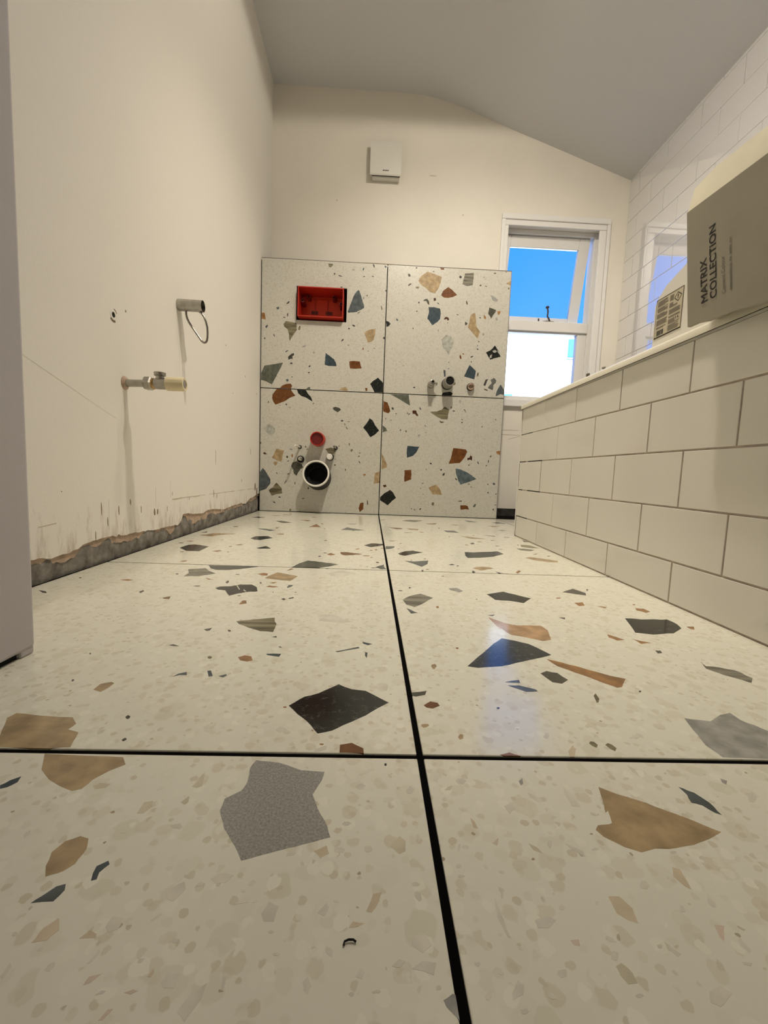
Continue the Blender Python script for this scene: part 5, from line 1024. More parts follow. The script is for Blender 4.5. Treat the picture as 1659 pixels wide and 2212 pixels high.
for k in range(15):
    z0 = .37 + .1 * k
    if z0 > 1.82: break
    y = YF + .02 - (.1 if k % 2 else 0.0)
    ys = [YF]
    yj = 2.22 if (k % 2) else 2.12          # joints: 2.02 in one course, 1.92 in the next
    yj = 2.22 if abs(((z0 - 1.07) / .1) % 2) < .5 or abs(((z0 - 1.07) / .1) % 2) > 1.5 else 2.12
    while yj > .85: ys.append(yj); yj -= .2
    for a, b in zip(ys[1:], ys): metro(wr, XR, a, b, z0, z0 + .1, M_METROR, .0035, gap=.0008)

# ceiling: flat over the left, bending down to the right
prof = [(-1.3, 2.13), (.02, 2.128), (.10, 2.127), (.18, 2.122), (.25, 2.110), (.32, 2.092), (.40, 2.066), (.50, 2.031), (.60, 1.996), (.80, 1.932), (1.0, 1.867), (1.265, 1.781), (1.6, 1.673)]
bm = bmesh.new(); prism(bm, prof + [(1.6, 2.9), (-1.3, 2.9)], lambda a, b, h: (a, h, b), YN - .2, YF + .2)
ceil = obj('ceiling', bm, M_CEIL, smooth=True, origin=(.3, 1, 2.13), kind='structure')
ceil['label'] = 'ceiling that bends down towards the window'
# near walls (doorway the camera looks through)
obj('wall_near', B(-1.3, 1.7, YN - .2, YN, -.1, 2.7), M_PAINT, origin=(0, YN, 0), kind='structure')
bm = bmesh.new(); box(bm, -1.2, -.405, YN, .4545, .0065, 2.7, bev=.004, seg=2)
jm = obj('door_1', bm, M_JAMB, origin=(-.405, .4, 0), kind='structure'); jm['label'] = 'door jamb at the left edge, shade put into its paint'
obj('jamb_gap_shade', B(-.46, -.411, YN, .436, 0.0, .008), M_DARKHOLE, jm)  # added black strip, stands in for the dark gap under the jamb
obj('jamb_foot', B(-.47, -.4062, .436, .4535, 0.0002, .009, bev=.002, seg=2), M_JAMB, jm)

# ---------------------------------------------------------------- window
win = empty('window_1', (.87, YF + .04, OZ0), kind='structure'); win['label'] = 'white casement window with its top sash pushed open'
yb0, yb1 = YF + .040, YF + .105
bm = bmesh.new()
box(bm, OX0, OX0 + .030, yb0, yb1, OZ0, OZ1, bev=.002); box(bm, OX1 - .024, OX1, yb0, yb1, OZ0, OZ1, bev=.002)
box(bm, OX0 + .03, OX1 - .024, yb0, yb1, OZ1 - .022, OZ1, bev=.002); box(bm, OX0 + .03, OX1 - .024, yb0, yb1, OZ0, OZ0 + .022, bev=.002)
obj('window_frame', bm, M_WOOD, win)
obj('transom', B(OX0 + .03, OX1 - .024, yb0 - .004, yb1, 1.013, 1.066, bev=.003, seg=2), M_WOOD, win)
# lower fixed light
fx0, fx1, fz0, fz1 = OX0 + .03, OX1 - .024, OZ0 + .022, 1.013
bm = bmesh.new()
box(bm, fx0, .660, yb0 + .008, yb0 + .045, fz0, fz1, bev=.002); box(bm, 1.062, fx1, yb0 + .008, yb0 + .045, fz0, fz1, bev=.002)
box(bm, .660, 1.062, yb0 + .008, yb0 + .045, fz0, .664, bev=.002); box(bm, .660, 1.062, yb0 + .008, yb0 + .045, 1.006, fz1, bev=.002)
bead = obj('fixed_light', bm, M_WOOD, win)
obj('pane', B(.655, 1.066, yb0 + .024, yb0 + .030, .660, 1.010), M_GLASS, bead)
# opening sash, hung at the top, its foot pushed out
sx0, sx1, sh = .632, 1.098, .452
hx, hy, hz = (sx0 + sx1) / 2, yb0 + .012, OZ1 - .026
A = math.radians(11.5)
def sashp(bm):
    for v in bm.verts:
        y, z = v.co.y, v.co.z
        v.co = Vector((v.co.x, hy + y * math.cos(A) - z * math.sin(A), hz + y * math.sin(A) + z * math.cos(A)))
    return bm
bm = bmesh.new()
box(bm, sx0, .664, 0, .024, -sh, 0, bev=.003, seg=2); box(bm, 1.040, sx1, 0, .024, -sh, 0, bev=.003, seg=2)
box(bm, .664, 1.040, 0, .024, -.055, 0, bev=.003, seg=2); box(bm, .664, 1.040, 0, .024, -sh, -sh + .055, bev=.003, seg=2)
sash = obj('sash', sashp(bm), M_WOOD, win)
obj('pane', sashp(B(.660, 1.044, .006, .012, -sh + .05, -.05)), M_GLASS, sash)
# casement stay and its peg on the transom
st = empty('window_stay', (.893, yb0 + .02, 1.066), 'dark metal window stay standing on the transom', 'window stay')
bm = bmesh.new()
sweep(bm, [(.905, yb0 + .012, 1.070), (.897, yb0 + .012, 1.088), (.890, yb0 + .014, 1.100), (.893, yb0 + .016, 1.125), (.889, yb0 + .018, 1.145)], .0045, 8)
lathe(bm, (.889, yb0 + .018, 1.142), (0, 0, 1), [(0, .004), (.002, .009), (.008, .010), (.012, .006), (.013, 0)], 12)
obj('arm', bm, M_STAY, st, smooth=True)
obj('base_plate', B(.865, .925, yb0 + .002, yb0 + .022, 1.066, 1.071, bev=.001), M_DULL, st)
bm = bmesh.new(); lathe(bm, (.842, yb0 + .012, 1.066), (0, 0, 1), [(0, .004), (.018, .004), (.019, 0)], 10)
obj('peg', bm, M_STAY, st, smooth=True)
# architrave round the opening and the board below
bm = bmesh.new()
def trim_bar(x0, x1, z0, z1, d): box(bm, x0, x1, YF - d, YF + .001, z0, z1, bev=.003, seg=2)
trim_bar(.590, 1.168, 1.552, 1.580, .016); trim_bar(.590, .610, .635, 1.5515, .016); trim_bar(1.150, 1.168, .47, 1.5515, .016)
trim_bar(.6105, 1.1495, 1.524, 1.5515, .010); trim_bar(.6105, .628, .635, 1.5235, .010); trim_bar(1.112, 1.1495, .635, 1.5235, .010)
obj('trim_1', bm, M_WOOD, origin=(.88, YF, 1.0), kind='structure', label='white painted moulding around the window opening')
obj('trim_2', B(.590, 1.1495, YF - .022, YF + .05, .596, .634, bev=.004, seg=2), M_WOOD, origin=(.88, YF, .6), kind='structure', label='white window board under the lower pane')

# ---------------------------------------------------------------- outside
hs = empty('added_house', (4.6, 10.0, -3.0), 'sunlit white wall added outside so the lower pane reads white', 'added_house')  # invented building, put here to turn the lower pane bright white
obj('wall', B(1.6, 9.0, 10.0, 14.0, -3.0, 3.62), M_RENDER, hs)
obj('coping', B(1.5, 9.1, 9.93, 14.1, 3.62, 3.70), M_RENDER, hs)
for x0, x1, z0, z1 in ((2.55, 3.24, 1.5, 2.20), (4.42, 5.1, 3.05, 3.52)):
    wn_ = obj('window', B(x0, x1, 9.97, 10.02, z0, z1), M_RENDER, hs); obj('pane', B(x0 + .03, x1 - .03, 9.955, 9.975, z0 + .03, z1 - .03), M_BLUEP, wn_)  # made-up windows, one for each blue patch in the lower pane

# ---------------------------------------------------------------- bath and its tiled panel
XB = .488
panel = empty('bath_panel', (XB, .65, 0), 'side panel of the bath clad in flat white brick-bond tiles', 'bath panel')
obj('carcass', B(XB + .0018, XB + .012, -.35, 1.4995, 0.0, .452), M_GROUTP, panel)
bm = bmesh.new(); box(bm, XB - .001, XB + .006, 1.5005, 1.508, 0.0, .452, bev=.001); obj('corner_trim', bm, M_WHITEP, panel)
ROWS = [(0.0015, .0745), (.0745, .1695), (.1695, .268), (.268, .3645), (.3645, .4525)]
for r, (z0, z1) in enumerate(ROWS):
    js = [.106 + .2 * k for k in range(-2, 7)] if r % 2 == 0 else [.002 + .2 * k for k in range(-1, 7)]
    js = [j for j in js if -.3 < j < 1.46]
    ys = [-.35] + js + [1.498]
    for a, b in zip(ys, ys[1:]):
        t = metro(panel, XB, a, b, z0, z1, M_METRO, .0012, th=.007, gap=.0006 if r == 4 and a > .95 else .0016, bev=.0009)
# ungrouted joints round the removable access tiles at the far end
bm = bmesh.new()
XD = XB + .0004
for y0, y1, z0, z1 in ((1.40, 1.4985, .3630, .3660), (1.306, 1.42, .2665, .2695), (1.445, 1.4985, .2665, .2695), (1.306, 1.41, .1680, .1710), (1.46, 1.49, .1680, .1710), (1.40, 1.47, .0730, .0760), (1.4735, 1.499, .0730, .0760), (1.3045, 1.3075, .1695, .268), (1.4005, 1.4035, .0760, .1690), (1.4978, 1.5003, .0, .0730), (1.4978, 1.4998, .18, .262), (1.4978, 1.4998, .372, .452)):
    box(bm, XD, XB + .0025, y0, y1, z0, z1)
obj('open_joints', bm, M_GROUTD, panel, kind='stuff')
# bathtub: rim with a rolled lip and the bowl
tub = empty('bathtub', (.87, .65, 0), 'white bathtub whose rim caps the tiled panel', 'bathtub')
TX0, TX1, TY0, TY1 = .481, 1.255, -.35, 1.512
def rrect(x0, x1, y0, y1, r, n=5):
    p = []
    for cx, cy, a0 in ((x1 - r, y1 - r, 0), (x0 + r, y1 - r, 90), (x0 + r, y0 + r, 180), (x1 - r, y0 + r, 270)):
        for i in range(n + 1):
            a = math.radians(a0 + 90 * i / n); p.append((cx + r * math.cos(a), cy + r * math.sin(a)))
    return p
loops = [(0, .012, .4535), (0, .012, .464), (.002, .012, .468), (.006, .012, .470), (.075, .09, .4695), (.082, .09, .464), (.10, .10, .42), (.13, .12, .20), (.16, .14, .11), (.24, .12, .085)]
bm = bmesh.new(); prev = None
for ins, rad, z in loops:
    ring = [bm.verts.new((x, y, z)) for x, y in rrect(TX0 + ins, TX1 - ins, TY0 + ins, TY1 - ins, max(rad, .004))]
    if prev:
        for i in range(len(ring)): j = (i + 1) % len(ring); bm.faces.new((prev[i], prev[j], ring[j], ring[i]))
    prev = ring
bm.faces.new(prev)
obj('shell', bm, M_ENAMEL, tub, smooth=True)
bm = bmesh.new(); box(bm, XB + .001, XB + .012, -.35, 1.50, .4515, .456); obj('sealant_bead', bm, M_WHITEP, tub)
obj('end_panel', B(XB + .013, XR - .01, 1.496, 1.504, 0.0, .452), M_WHITEP, tub)

# ---------------------------------------------------------------- carton on the bath rim
ct = empty('carton', (.55, .55, .472), 'grey cardboard carton with MATRIX COLLECTION lettering on the bath rim', 'box')
BLc, TLc = Vector((0.445, 0.6673, 0.4567)), Vector((0.4374, 0.6836, 0.6352)); BRc, TRc = Vector((0.445, 0.3965, 0.4353)), Vector((0.4374, 0.4125, 0.6185))
dx = Vector((.005, 0, 0))
bm = bmesh.new()
NB = 14; fr_, bk_ = [], []
for i in range(NB + 1):
    k = i / NB; sag = (.0022 * math.sin(k * 9) if 0 < i < NB else 0) + (-.003 if i in (2, 3) else 0)
    b0 = BLc.lerp(BRc, k) + Vector((0, 0, sag)); t0 = TLc.lerp(TRc, k)
    fr_.append((bm.verts.new(b0), bm.verts.new(t0))); bk_.append((bm.verts.new(b0 + dx), bm.verts.new(t0 + dx)))
for i in range(NB):
    a, b = fr_[i], fr_[i+1]; c, d = bk_[i], bk_[i+1]
    bm.faces.new((a[0], b[0], b[1], a[1])); bm.faces.new((c[0], c[1], d[1], d[0])); bm.faces.new((a[1], b[1], d[1], c[1])); bm.faces.new((a[0], c[0], d[0], b[0]))
bm.faces.new((fr_[0][0], fr_[0][1], bk_[0][1], bk_[0][0])); bm.faces.new((fr_[-1][0], bk_[-1][0], bk_[-1][1], fr_[-1][1]))
obj('front_face', bm, M_CARD, ct)
bm = bmesh.new(); hexa(bm, [(.4505, .415, .4725), (.70, .415, .4725), (.70, .662, .4725), (.4505, .662, .4725), (.4435, .415, .617), (.695, .415, .617), (.695, .664, .632), (.4435, .664, .632)])
obj('body', bm, M_CARD, ct)
# torn top flap leaning back over the box
bm = bmesh.new()
f0 = [TLc + Vector((.0005, -.0005, 0)), TRc + Vector((.0005, 0, 0))]
f1 = [Vector((0.4695, 0.7033, 0.7037)), Vector((0.4695, 0.4295, 0.6763))]
fl_pts = [f0[0], f0[1], f1[1], f1[0].lerp(f1[1], .35) , f1[0].lerp(f1[1], .10) + Vector((0, 0, -.002)), f1[0] + Vector((-.006, .004, -.016))]
th = Vector((.003, 0, -.002)); va = [bm.verts.new(p) for p in fl_pts]; vb = [bm.verts.new(p + th) for p in fl_pts]
bm.faces.new(va); bm.faces.new(vb[::-1])
for i in range(len(va)): j = (i + 1) % len(va); bm.faces.new((va[i], vb[i], vb[j], va[j]))
obj('top_flap', bm, M_CARDI, ct)
def text_mesh(name, s, o, X, Y, mt, parent, bold=0.0):
    cu = bpy.data.curves.new(name, 'FONT'); cu.body = s; cu.size = 1.0; cu.resolution_u = 3
    to = bpy.data.objects.new(name, cu); COL.objects.link(to); bpy.context.view_layer.update()
    me = bpy.data.meshes.new_from_object(to.evaluated_get(bpy.context.evaluated_depsgraph_get()))
    bpy.data.objects.remove(to); bpy.data.curves.remove(cu)
    xs = [v.co.x for v in me.vertices]; x0, x1 = min(xs), max(xs); cap = .72 if any(c.islower() for c in s) else max(v.co.y for v in me.vertices)
    o, X, Y = Vector(o), Vector(X), Vector(Y); n = X.cross(Y).normalized()
    bm = bmesh.new(); k0 = 0
    for q_, sh in enumerate(((-.03, 0), (.03, 0), (0, -.015), (0, .02)) if bold > 0 else ((0, 0),)):
        bm.from_mesh(me); bm.verts.ensure_lookup_table()
        for v in bm.verts[k0:]: v.co = o + X * ((v.co.x - x0) / (x1 - x0)) + X.normalized() * Y.length * sh[0] + Y * (v.co.y / cap + sh[1]) + n * (.0006 + .00004 * q_)
        k0 = len(bm.verts)
    bpy.data.meshes.remove(me)
    return obj(name, bm, mt, parent)
text_mesh('printed_lettering', 'MATRIX', (0.4438, 0.6292, 0.482), (-0.00274, 0.00784, 0.06429), (9e-05, 0.01189, -0.00019), M_INK, ct, 1)
text_mesh('printed_lettering', 'COLLECTION', (0.4438, 0.613, 0.4816), (-0.00444, 0.01086, 0.10535), (9e-05, 0.01161, -0.00028), M_INK, ct, 1)
text_mesh('small_print', 'Cement Colour', (0.4438, 0.5975, 0.4803), (-0.00227, 0.00689, 0.05296), (0.0, 0.00614, -0.00019), M_INKG, ct, 0)
# a last line of print too blurred to read: a row of letter-sized strokes
bm = bmesh.new(); o_, X_, Y_ = Vector((0.4435, 0.5869, 0.4804)), Vector((-.0031, .0072, .0729)), Vector((0, .0050, -.0002)); k = 0.0
while k < .98:
    wdt = random.uniform(.012, .028); hgt = random.choice((.55, .6, .62, .9)); gap_ = .05 if random.random() < .12 else .010
    for (u0, u1, v0, v1) in ((k, k + wdt * .35, 0, hgt), (k + wdt * .65, k + wdt, 0, .55), (k, k + wdt, .45, .6)):
        bm.faces.new([bm.verts.new(o_ + X_ * u + Y_ * v + Vector((-.0004, 0, 0))) for u, v in ((u0, v0), (u1, v0), (u1, v1), (u0, v1))])
    k += wdt + gap_
obj('small_print', bm, M_INKG, ct)

# ---------------------------------------------------------------- white bottle beside the carton
bt = empty('bottle', (.555, .79, .4695), 'white plastic bottle with a printed hazard label beside the carton', 'bottle')
XBt = .5195
outl = [(.868, .4698), (.870, .474), (.866, .565), (.864, .5805), (.860, .5855), (.838, .5955), (.812, .605), (.780, .6155), (.755, .624), (.745, .632), (.728, .632), (.718, .624), (.713, .60), (.711, .474), (.713, .4698)]
bm = bmesh.new(); prism(bm, outl, lambda a, b, h: (h, a, b), XBt, XBt + .075)
es = [e_ for e_ in bm.edges if abs(e_.verts[0].co.x - e_.verts[1].co.x) < 1e-6]
bmesh.ops.bevel(bm, geom=es, offset=.006, segments=3, affect='EDGES')
obj('body', bm, M_WHITEP, bt, smooth=True)
bm = bmesh.new(); lathe(bm, (XBt + .037, .733, .630), (0, 0, 1), [(0, .016), (.004, .017), (.026, .017), (.028, .014), (.028, 0)], 20); obj('cap', bm, M_BLACKP, bt, smooth=True)
LY0, LY1, LZ0, LZ1 = .787, .8605, .4995, .5755
lab = obj('label', B(XBt - .0006, XBt + .0004, LY0, LY1, LZ0, LZ1), M_PAPER, bt)
LP = lambda u, v: (XBt - .0008, LY1 - u * (LY1 - LY0), LZ0 + v * (LZ1 - LZ0))
def lquad(bm, u0, u1, v0, v1): bm.faces.new([bm.verts.new(LP(u, v)) for u, v in ((u0, v0), (u1, v0), (u1, v1), (u0, v1))])
bm = bmesh.new()
for u0, u1, v0, v1 in ((0, 1, 0, .035), (0, 1, .985, 1), (0, .012, 0, 1), (.985, 1, 0, 1)): lquad(bm, u0, u1, v0, v1)
u = .09
while u < .36: wd = random.choice((.012, .02, .03)); lquad(bm, u, u + wd, .06, .19); u += wd + random.choice((.008, .014))
for (c, d) in (((.80, .92), (.94, .82)), ((.94, .82), (.83, .70)), ((.83, .70), (.69, .81)), ((.69, .81), (.80, .92))):
    a_, b_2 = Vector(c), Vector(d); nn = Vector((-(b_2 - a_).y, (b_2 - a_).x)).normalized() * .008
    bm.faces.new([bm.verts.new(LP(p.x, p.y)) for p in (a_ - nn, b_2 - nn, b_2 + nn, a_ + nn)])
lquad(bm, .80, .83, .80, .87); lquad(bm, .80, .83, .765, .785)
obj('printed_marks', bm, M_INK, lab)
text_mesh('printed_lettering', '1L', LP(.80, .285), Vector(LP(.94, .285)) - Vector(LP(.80, .285)), Vector(LP(.80, .345)) - Vector(LP(.80, .285)), M_INK, lab, 1)
bm = bmesh.new()
for c0, c1, rows in ((.06, .46, ((.94, .80), (.77, .66), (.62, .50), (.46, .32), (.28, .24))), (.52, .93, ((.93, .80), (.74, .62), (.58, .46), (.42, .38), (.34, .24), (.20, .08)))):
    for top, bot in rows:
        v = top
        while v > bot:
            e1 = c1 - random.choice((0, 0, .03, .12))
            if c0 > .5 and v > .67: e1 = min(e1, .66)
            if c0 > .5 and .25 < v < .37: e1 = min(e1, .76)
            lquad(bm, c0, e1, v - .016, v); v -= .024
obj('text_lines', bm, M_INKG, lab)
# crumbs of mortar on the rim
for i, (y, lb) in enumerate(((.985, 'dark mortar crumb on the bath rim, the nearer of two'), (1.055, 'dark mortar crumb on the bath rim nearest the window'))):
    bm = bmesh.new(); bmesh.ops.create_icosphere(bm, subdivisions=1, radius=.006)
    for v in bm.verts: v.co = Vector((v.co.x * .7, v.co.y * 1.2, v.co.z * (.6 + .3 * i))) * random.uniform(.8, 1.15) + Vector((.488, y, .4735))
    obj('mortar_crumb', bm, M_MORTAR, label=lb, cat='debris', group='mortar crumbs on the rim', origin=(.488, y, .4705))

def pipe_thing(name, label, cat, base, group=None): return empty(name, base, label, cat, group)
def lpart(name, base, axis, prof, mt, parent, n=28):
    bm = bmesh.new(); lathe(bm, base, axis, prof, n); return obj(name, bm, mt, parent, smooth=True)

# ---------------------------------------------------------------- extractor fan on the far wall
fan = empty('extractor_fan', (-.025, YF, 1.77), 'square white extractor fan on the far wall', 'extractor fan')
obj('housing', B(-.092, .046, YF - .030, YF, 1.700, 1.862, bev=.006, seg=2), M_WHITEP, fan, smooth=True)
bm = bmesh.new(); op = [(1.712, .0335), (1.706, .038), (1.7045, .0425), (1.708, .046), (1.716, .047), (1.80, .0465), (1.862, .045), (1.868, .041), (1.868, .0335)]
prism(bm, op, lambda z, d, x: (x, YF - d, z), -.104, .052); obj('front_cover', bm, M_WHITEP, fan, smooth=True)
obj('air_gap', B(-.094, .048, YF - .034, YF - .029, 1.7075, 1.860), M_DARKHOLE, fan)
bm = bmesh.new()
for a, b in ((-.040, -.030), (-.028, -.018), (-.016, -.010)): box(bm, a, b, YF - .0478, YF - .046, 1.7235, 1.7275)
obj('badge', bm, M_INK, fan)

# ---------------------------------------------------------------- red cistern access box
rb = empty('cistern_access_box', (-.311, D, 1.0), 'open red plastic cistern access box set in the upper left tile', 'access box')
x0, x1, z0, z1 = -.419, -.204, .934, 1.069; yf, yb = D - .030, D + .082; tk = .004
bm = bmesh.new()
box(bm, x0, x0 + tk, yf, yb, z0, z1); box(bm, x1 - tk, x1, yf, yb, z0, z1)
box(bm, x0 + tk, x1 - tk, yf, yb, z0, z0 + tk); box(bm, x0 + tk, x1 - tk, yf, yb, z1 - tk, z1)
obj('sleeve', bm, M_RED, rb)
obj('back_plate', B(x0, x1, yb - .002, yb + .002, z0, z1), M_REDI, rb)
for a, b, dp in ((-.379, 1.052, .040), (-.255, 1.052, .040), (-.404, 1.024, .060), (-.219, 1.016, .060)):
    lpart('screw_boss', (a, yb - .002, b), (0, -1, 0), [(0, .011), (dp, .009), (dp, .004), (dp - .01, .004), (dp - .01, 0)], M_REDD, rb, 14)
bm = bmesh.new()
bm.free()
for a, b, c, d in ((-.352, -.350, .965, 1.052), (-.290, -.288, .965, 1.052), (-.362, -.276, 1.052, 1.055)): obj('rib', B(a, b, yb - .008, yb - .001, c, d), M_RED, rb)
for a in (-.370, -.299):
    obj('slot', B(a, a + .034, yb - .0035, yb - .0015, .982, .998), M_REDD, rb)

# ---------------------------------------------------------------- pipes and fixings on the boxing
# red flush pipe
p = pipe_thing('flush_pipe', 'round red flush pipe cap above the waste pipe', 'pipe', (-.309, D, .3615))
lpart('pipe', (-.309, D + .02, .3615), (0, -1, 0), [(0, .0345), (.082, .0335), (.084, .032), (.084, .0295), (.074, .0285)], M_RED, p)
lpart('end_cap', (-.309, D + .02, .3615), (0, -1, 0), [(.074, .0288), (.074, 0)], M_REDD, p)
# black waste pipe with a white seal
p = pipe_thing('waste_pipe', 'wide black toilet waste pipe with a white seal ring', 'pipe', (-.305, D, .176))
bs, tip = Vector((-.3045, D + .01, .1735)), Vector((-.3078, D - .090, .1974)); ax = tip - bs; L = ax.length
lpart('pipe', bs, ax, [(0, .0625), (L - .014, .0625), (L - .012, .060)], M_BLACKP, p, 40)
lpart('seal_ring', bs, ax, [(L - .014, .061), (L - .012, .0645), (L - .003, .0645), (L, .0625), (L, .0575), (L - .004, .056), (L - .014, .056)], M_WHITEP, p, 48)
lpart('inner_socket', bs, ax, [(L - .005, .0562), (L - .030, .0555), (L - .055, .052), (L - .060, .040), (L - .064, .038), (.026, .036), (.026, 0)], mat('black_socket', (.006, .006, .005), .7, spec=.2), p, 40)
# hanging studs with sleeves
for x, z, lb in ((-.4006, .3221, 'threaded toilet hanging stud left of the red pipe'), (-.2236, .3242, 'threaded toilet hanging stud right of the red pipe')):
    p = pipe_thing('hanging_stud', lb, 'stud', (x, D, z), 'toilet hanging studs')
    lpart('sleeve', (x, D + .004, z), (0, -1, 0), [(0, .0095), (.007, .0095), (.007, .006), (.004, .006)], M_BLACKP, p, 18)
    prof = [(0, .0048)]; s = .008
    while s < .105: prof += [(s, .0050), (s + .002, .0043)]; s += .004
    prof += [(.108, .0040), (.108, 0)]
    lpart('rod', (x, D, z), (-.03 if x < -.3 else 0, -1, .01), prof, M_CHROME if x > -.3 else M_WHITEP, p, 10)
# left chrome stub, right white cap
p = pipe_thing('pipe_stub', 'small dark metal pipe stub above the left of the waste pipe', 'pipe', (-.3945, D, .2625))
lpart('collar', (-.3945, D + .004, .2625), (0, -1, 0), [(0, .0175), (.014, .0175), (.018, .015), (.018, .010)], M_BLACKP, p, 22)
lpart('bolt_end', (-.3945, D, .2640), (0, -1, 0), [(.008, .012), (.020, .0115), (.026, .008), (.028, 0)], M_CHROME, p, 22)
p = pipe_thing('capped_pipe', 'round white plastic cap above the right of the waste pipe', 'cap', (-.2510, D, .279))
lpart('collar', (-.2505, D + .004, .279), (0, -1, 0), [(0, .018), (.016, .018), (.016, .012)], M_BLACKP, p, 22)
lpart('cap', (-.2510, D, .2795), (0, -1, 0), [(.005, .0155), (.036, .0150), (.040, .0125), (.041, 0)], M_WHITEP, p, 24)
# basin wastes on the right-hand tiles
p = pipe_thing('basin_waste_pipe', 'grey open-ended basin waste pipe between two small fittings', 'pipe', (.3125, D, .6565))
lpart('pipe', (.3125, D + .01, .6565), (0, -1, 0), [(0, .0255), (.060, .0250), (.060, .0255), (.088, .0238), (.090, .0225), (.090, .0195), (.02, .0190), (.02, 0)], M_GREYP, p, 32)
lpart('bore', (.3125, D + .01, .6565), (0, -1, 0), [(.086, .0192), (.086, 0)], M_DARKHOLE, p, 28)
lpart('collar', (.3125, D + .004, .6565), (0, -1, 0), [(0, .0275), (.014, .0275), (.016, .0255)], M_BLACKP, p, 30)
p = pipe_thing('basin_supply_fitting', 'chrome supply fitting with a bored end left of the basin waste', 'pipe', (.232, D, .6495))
lpart('body', (.232, D + .004, .6495), (0, -1, 0), [(0, .0165), (.030, .0165), (.032, .013), (.060, .013), (.062, .009), (.080, .0085), (.080, .0055), (.07, .0055)], M_DULL, p, 24)
lpart('bore', (.232, D + .004, .6495), (0, -1, 0), [(.076, .0058), (.076, 0)], M_DARKHOLE, p, 14)
lpart('side_tap', (.238, D - .030, .6475), (.6, -.4, .0), [(0, .008), (.020, .008), (.022, .006), (.022, 0)], M_CHROME, p, 14)
p = pipe_thing('basin_supply_pipe', 'copper-toned chrome supply cap right of the basin waste', 'pipe', (.4285, D, .6475))
lpart('collar', (.4285, D + .004, .6475), (0, -1, 0), [(0, .0185), (.008, .0185), (.010, .016)], M_BLACKP, p, 24)
lpart('body', (.4285, D, .6475), (0, -1, 0), [(0, .0165), (.018, .0165), (.020, .014), (.023, .014), (.024, .010), (.014, .009), (.014, 0)], mat('copper_chrome', (.62, .47, .38), .2, metal=1.0), p, 24)

# ---------------------------------------------------------------- left wall fittings
# stop valve
sv = empty('stop_valve', (XL, .972, .388), 'stop valve with a cream ribbed knob on a stub of pipe', 'valve')
vy, vz = .972, .388
lpart('wall_collar', (XL - .002, vy, vz), (1, 0, 0), [(0, .016), (.003, .015), (.006, .011), (.008, .0085)], M_PINK, sv, 18)
lpart('pipe', (XL - .004, vy, vz), (1, 0, .018), [(0, .0080), (.052, .0080)], M_DULL, sv, 20)
bm = bmesh.new(); lathe(bm, (XL + .044, vy, vz + .001), (1, 0, .018), [(0, .009), (0, .0135), (.003, .0155), (.014, .0155), (.017, .0125), (.017, .009)], 6); obj('nut', bm, M_DULL, sv)
lpart('olive', (XL + .060, vy, vz + .001), (1, 0, .018), [(0, .0115), (.004, .0125), (.007, .0105)], mat('brass', (.42, .27, .11), .35, metal=1.0), sv, 20)
lpart('body', (XL + .064, vy, vz + .0015), (1, 0, .018), [(0, .0100), (.006, .0125), (.024, .0125), (.030, .0115), (.036, .0110)], M_DULL, sv, 22)
lpart('outlet', (XL + .077, vy, vz + .008), (0, 0, 1), [(0, .0085), (.010, .0085), (.011, .012), (.018, .0125), (.018, .0085), (.010, .0080)], M_DULL, sv, 20)
bm = bmesh.new(); n = 36; d_, u_, v_ = frame_of((1, 0, .018)); b0 = Vector((XL + .092, vy, vz + .002)); rings = []
for s, rr in ((0, .011), (.001, .0145), (.014, .0150), (.036, .0148), (.040, .0135), (.040, .0095), (.0385, .0095)):
    rings.append([bm.verts.new(b0 + d_ * s + (u_ * math.cos(2*math.pi*i/n) + v_ * math.sin(2*math.pi*i/n)) * (rr * (1 + (.045 if (i % 3 == 0 and .0005 < s < .038) else 0)))) for i in range(n)])
for a, b in zip(rings, rings[1:]):
    for i in range(n): bm.faces.new((a[i], a[(i+1) % n], b[(i+1) % n], b[i]))
obj('knob', bm, M_CREAM, sv, smooth=True)
lpart('knob_screw', b0 + d_ * .036, d_, [(0, .0096), (.003, .0096), (.004, .006), (.0035, 0)], M_DULL, sv, 18)
# open pipe stub with a wire loop
tl = empty('paper_holder', (XL, 1.237, .657), 'chrome tube stub on the left wall with a hanging wire loop', 'holder')
ty, tz = 1.237, .657
lpart('tube', (XL - .004, ty, tz), (1, 0, -.012), [(0, .0158), (.072, .0158), (.072, .0148), (.01, .0146), (.01, 0)], M_DULL, tl, 28)
lpart('bore', (XL - .004, ty, tz), (1, 0, -.012), [(.052, .0149), (.052, 0)], M_DARKHOLE, tl, 24)
import_pts = [(-.5795, .6425), (-.5790, .632), (-.5765, .622), (-.5710, .611), (-.562, .598), (-.552, .584), (-.542, .570), (-.5365, .5625), (-.5325, .5590), (-.5285, .5575), (-.5245, .5590), (-.5215, .5640), (-.5200, .5730), (-.5195, .585), (-.5205, .600), (-.5245, .616), (-.530, .629), (-.537, .638), (-.5435, .6425)]
bm = bmesh.new(); sweep(bm, [(x, ty, z) for x, z in import_pts], .0029, 10); obj('wire_loop', bm, M_WIRE, tl, smooth=True)
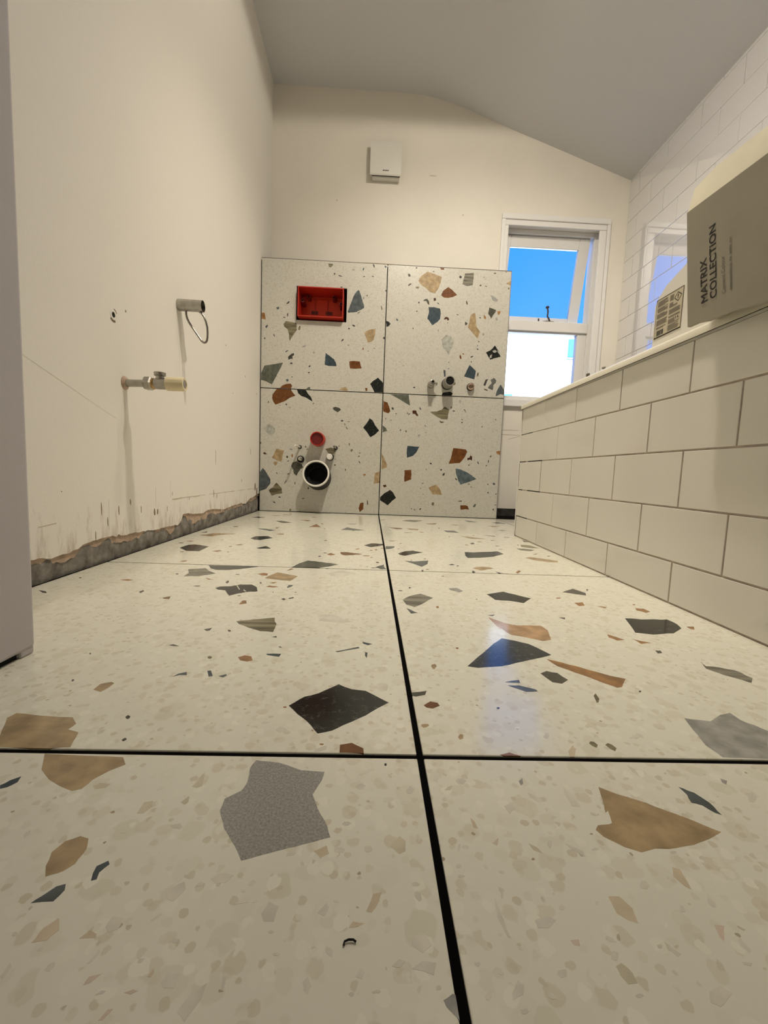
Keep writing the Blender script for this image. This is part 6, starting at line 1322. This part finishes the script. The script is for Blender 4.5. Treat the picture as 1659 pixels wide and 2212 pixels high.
# drilled hole with chipped rim
dh = obj('drill_hole', None or (lambda b: (lathe(b, (XL - .004, .935, .521), (1, 0, 0), [(.003, .0055), (.0046, .0060), (.0050, .0095), (.0042, .0115)], 16), b)[1])(bmesh.new()), M_PAINT, wl_, smooth=True)
bm = bmesh.new(); lathe(bm, (XL - .004, .935, .521), (1, 0, 0), [(.0042, .0056), (.0042, 0)], 14); obj('bore', bm, M_DARKHOLE, dh)
bm = bmesh.new()
for a0, a1, r0, r1 in ((.5, 1.4, .010, .0135), (3.9, 5.2, .010, .0150)):
    pts = [(.935 + math.cos(a0 + (a1 - a0) * i / 6) * r1, .521 + math.sin(a0 + (a1 - a0) * i / 6) * r1) for i in range(7)] + [(.935 + math.cos(a1 - (a1 - a0) * i / 6) * r0, .521 + math.sin(a1 - (a1 - a0) * i / 6) * r0) for i in range(7)]
    prism(bm, pts, fl_left, -.001, .0005)
obj('chipped_rim', bm, M_SCUFF, dh)

# small black curl of plastic lying on the nearest tile
bm = bmesh.new(); sweep(bm, [(-.0489, .1672, .0007), (-.0486, .1685, .0010), (-.0468, .1691, .0012), (-.0447, .1691, .0012), (-.0434, .1685, .0008)], .00048, 8)
obj('plastic_curl', bm, M_BLACKP, smooth=True, origin=(-.046, .168, 0), label='small black curl of plastic lying on the nearest left tile', cat='debris')

# ---------------------------------------------------------------- recessed ceiling downlight (above the frame)
def downlight(label, LX, LY, LZ, wide, beam, tilt):
    dl = empty('downlight', (LX, LY, LZ), label, 'lamp', 'recessed downlights')
    lpart('bezel', (LX, LY, LZ + .004), (0, 0, -1), [(0, .045), (.006, .044), (.007, .036), (.002, .034)], M_WHITEP, dl, 28)
    lpart('lens', (LX, LY, LZ + .004), (0, 0, -1), [(.0035, .034), (.0035, 0)], M_GLOW, dl, 24)
    for nm, power, size, blend, rad in (('wide', wide, 178, .08, .045), ('beam', beam, 112, .85, .045)):
        if power <= 0: continue
        l = bpy.data.lights.new('downlight_' + nm, 'SPOT'); l.energy = power; l.spot_size = math.radians(size); l.spot_blend = blend; l.shadow_soft_size = rad; l.color = (1.0, .903, .755)
        o = bpy.data.objects.new('downlight_' + nm, l); COL.objects.link(o); o.location = (LX, LY, LZ - .014)
        if nm == 'beam': o.rotation_euler = (math.radians(tilt), math.radians(-10), 0)
downlight('recessed ceiling downlight nearer the doorway', .20, .88, 2.120, 2.0, 112.0, 25)
downlight('recessed ceiling downlight nearer the window wall', .36, 1.18, 2.080, 21.0, 0.0, 0)
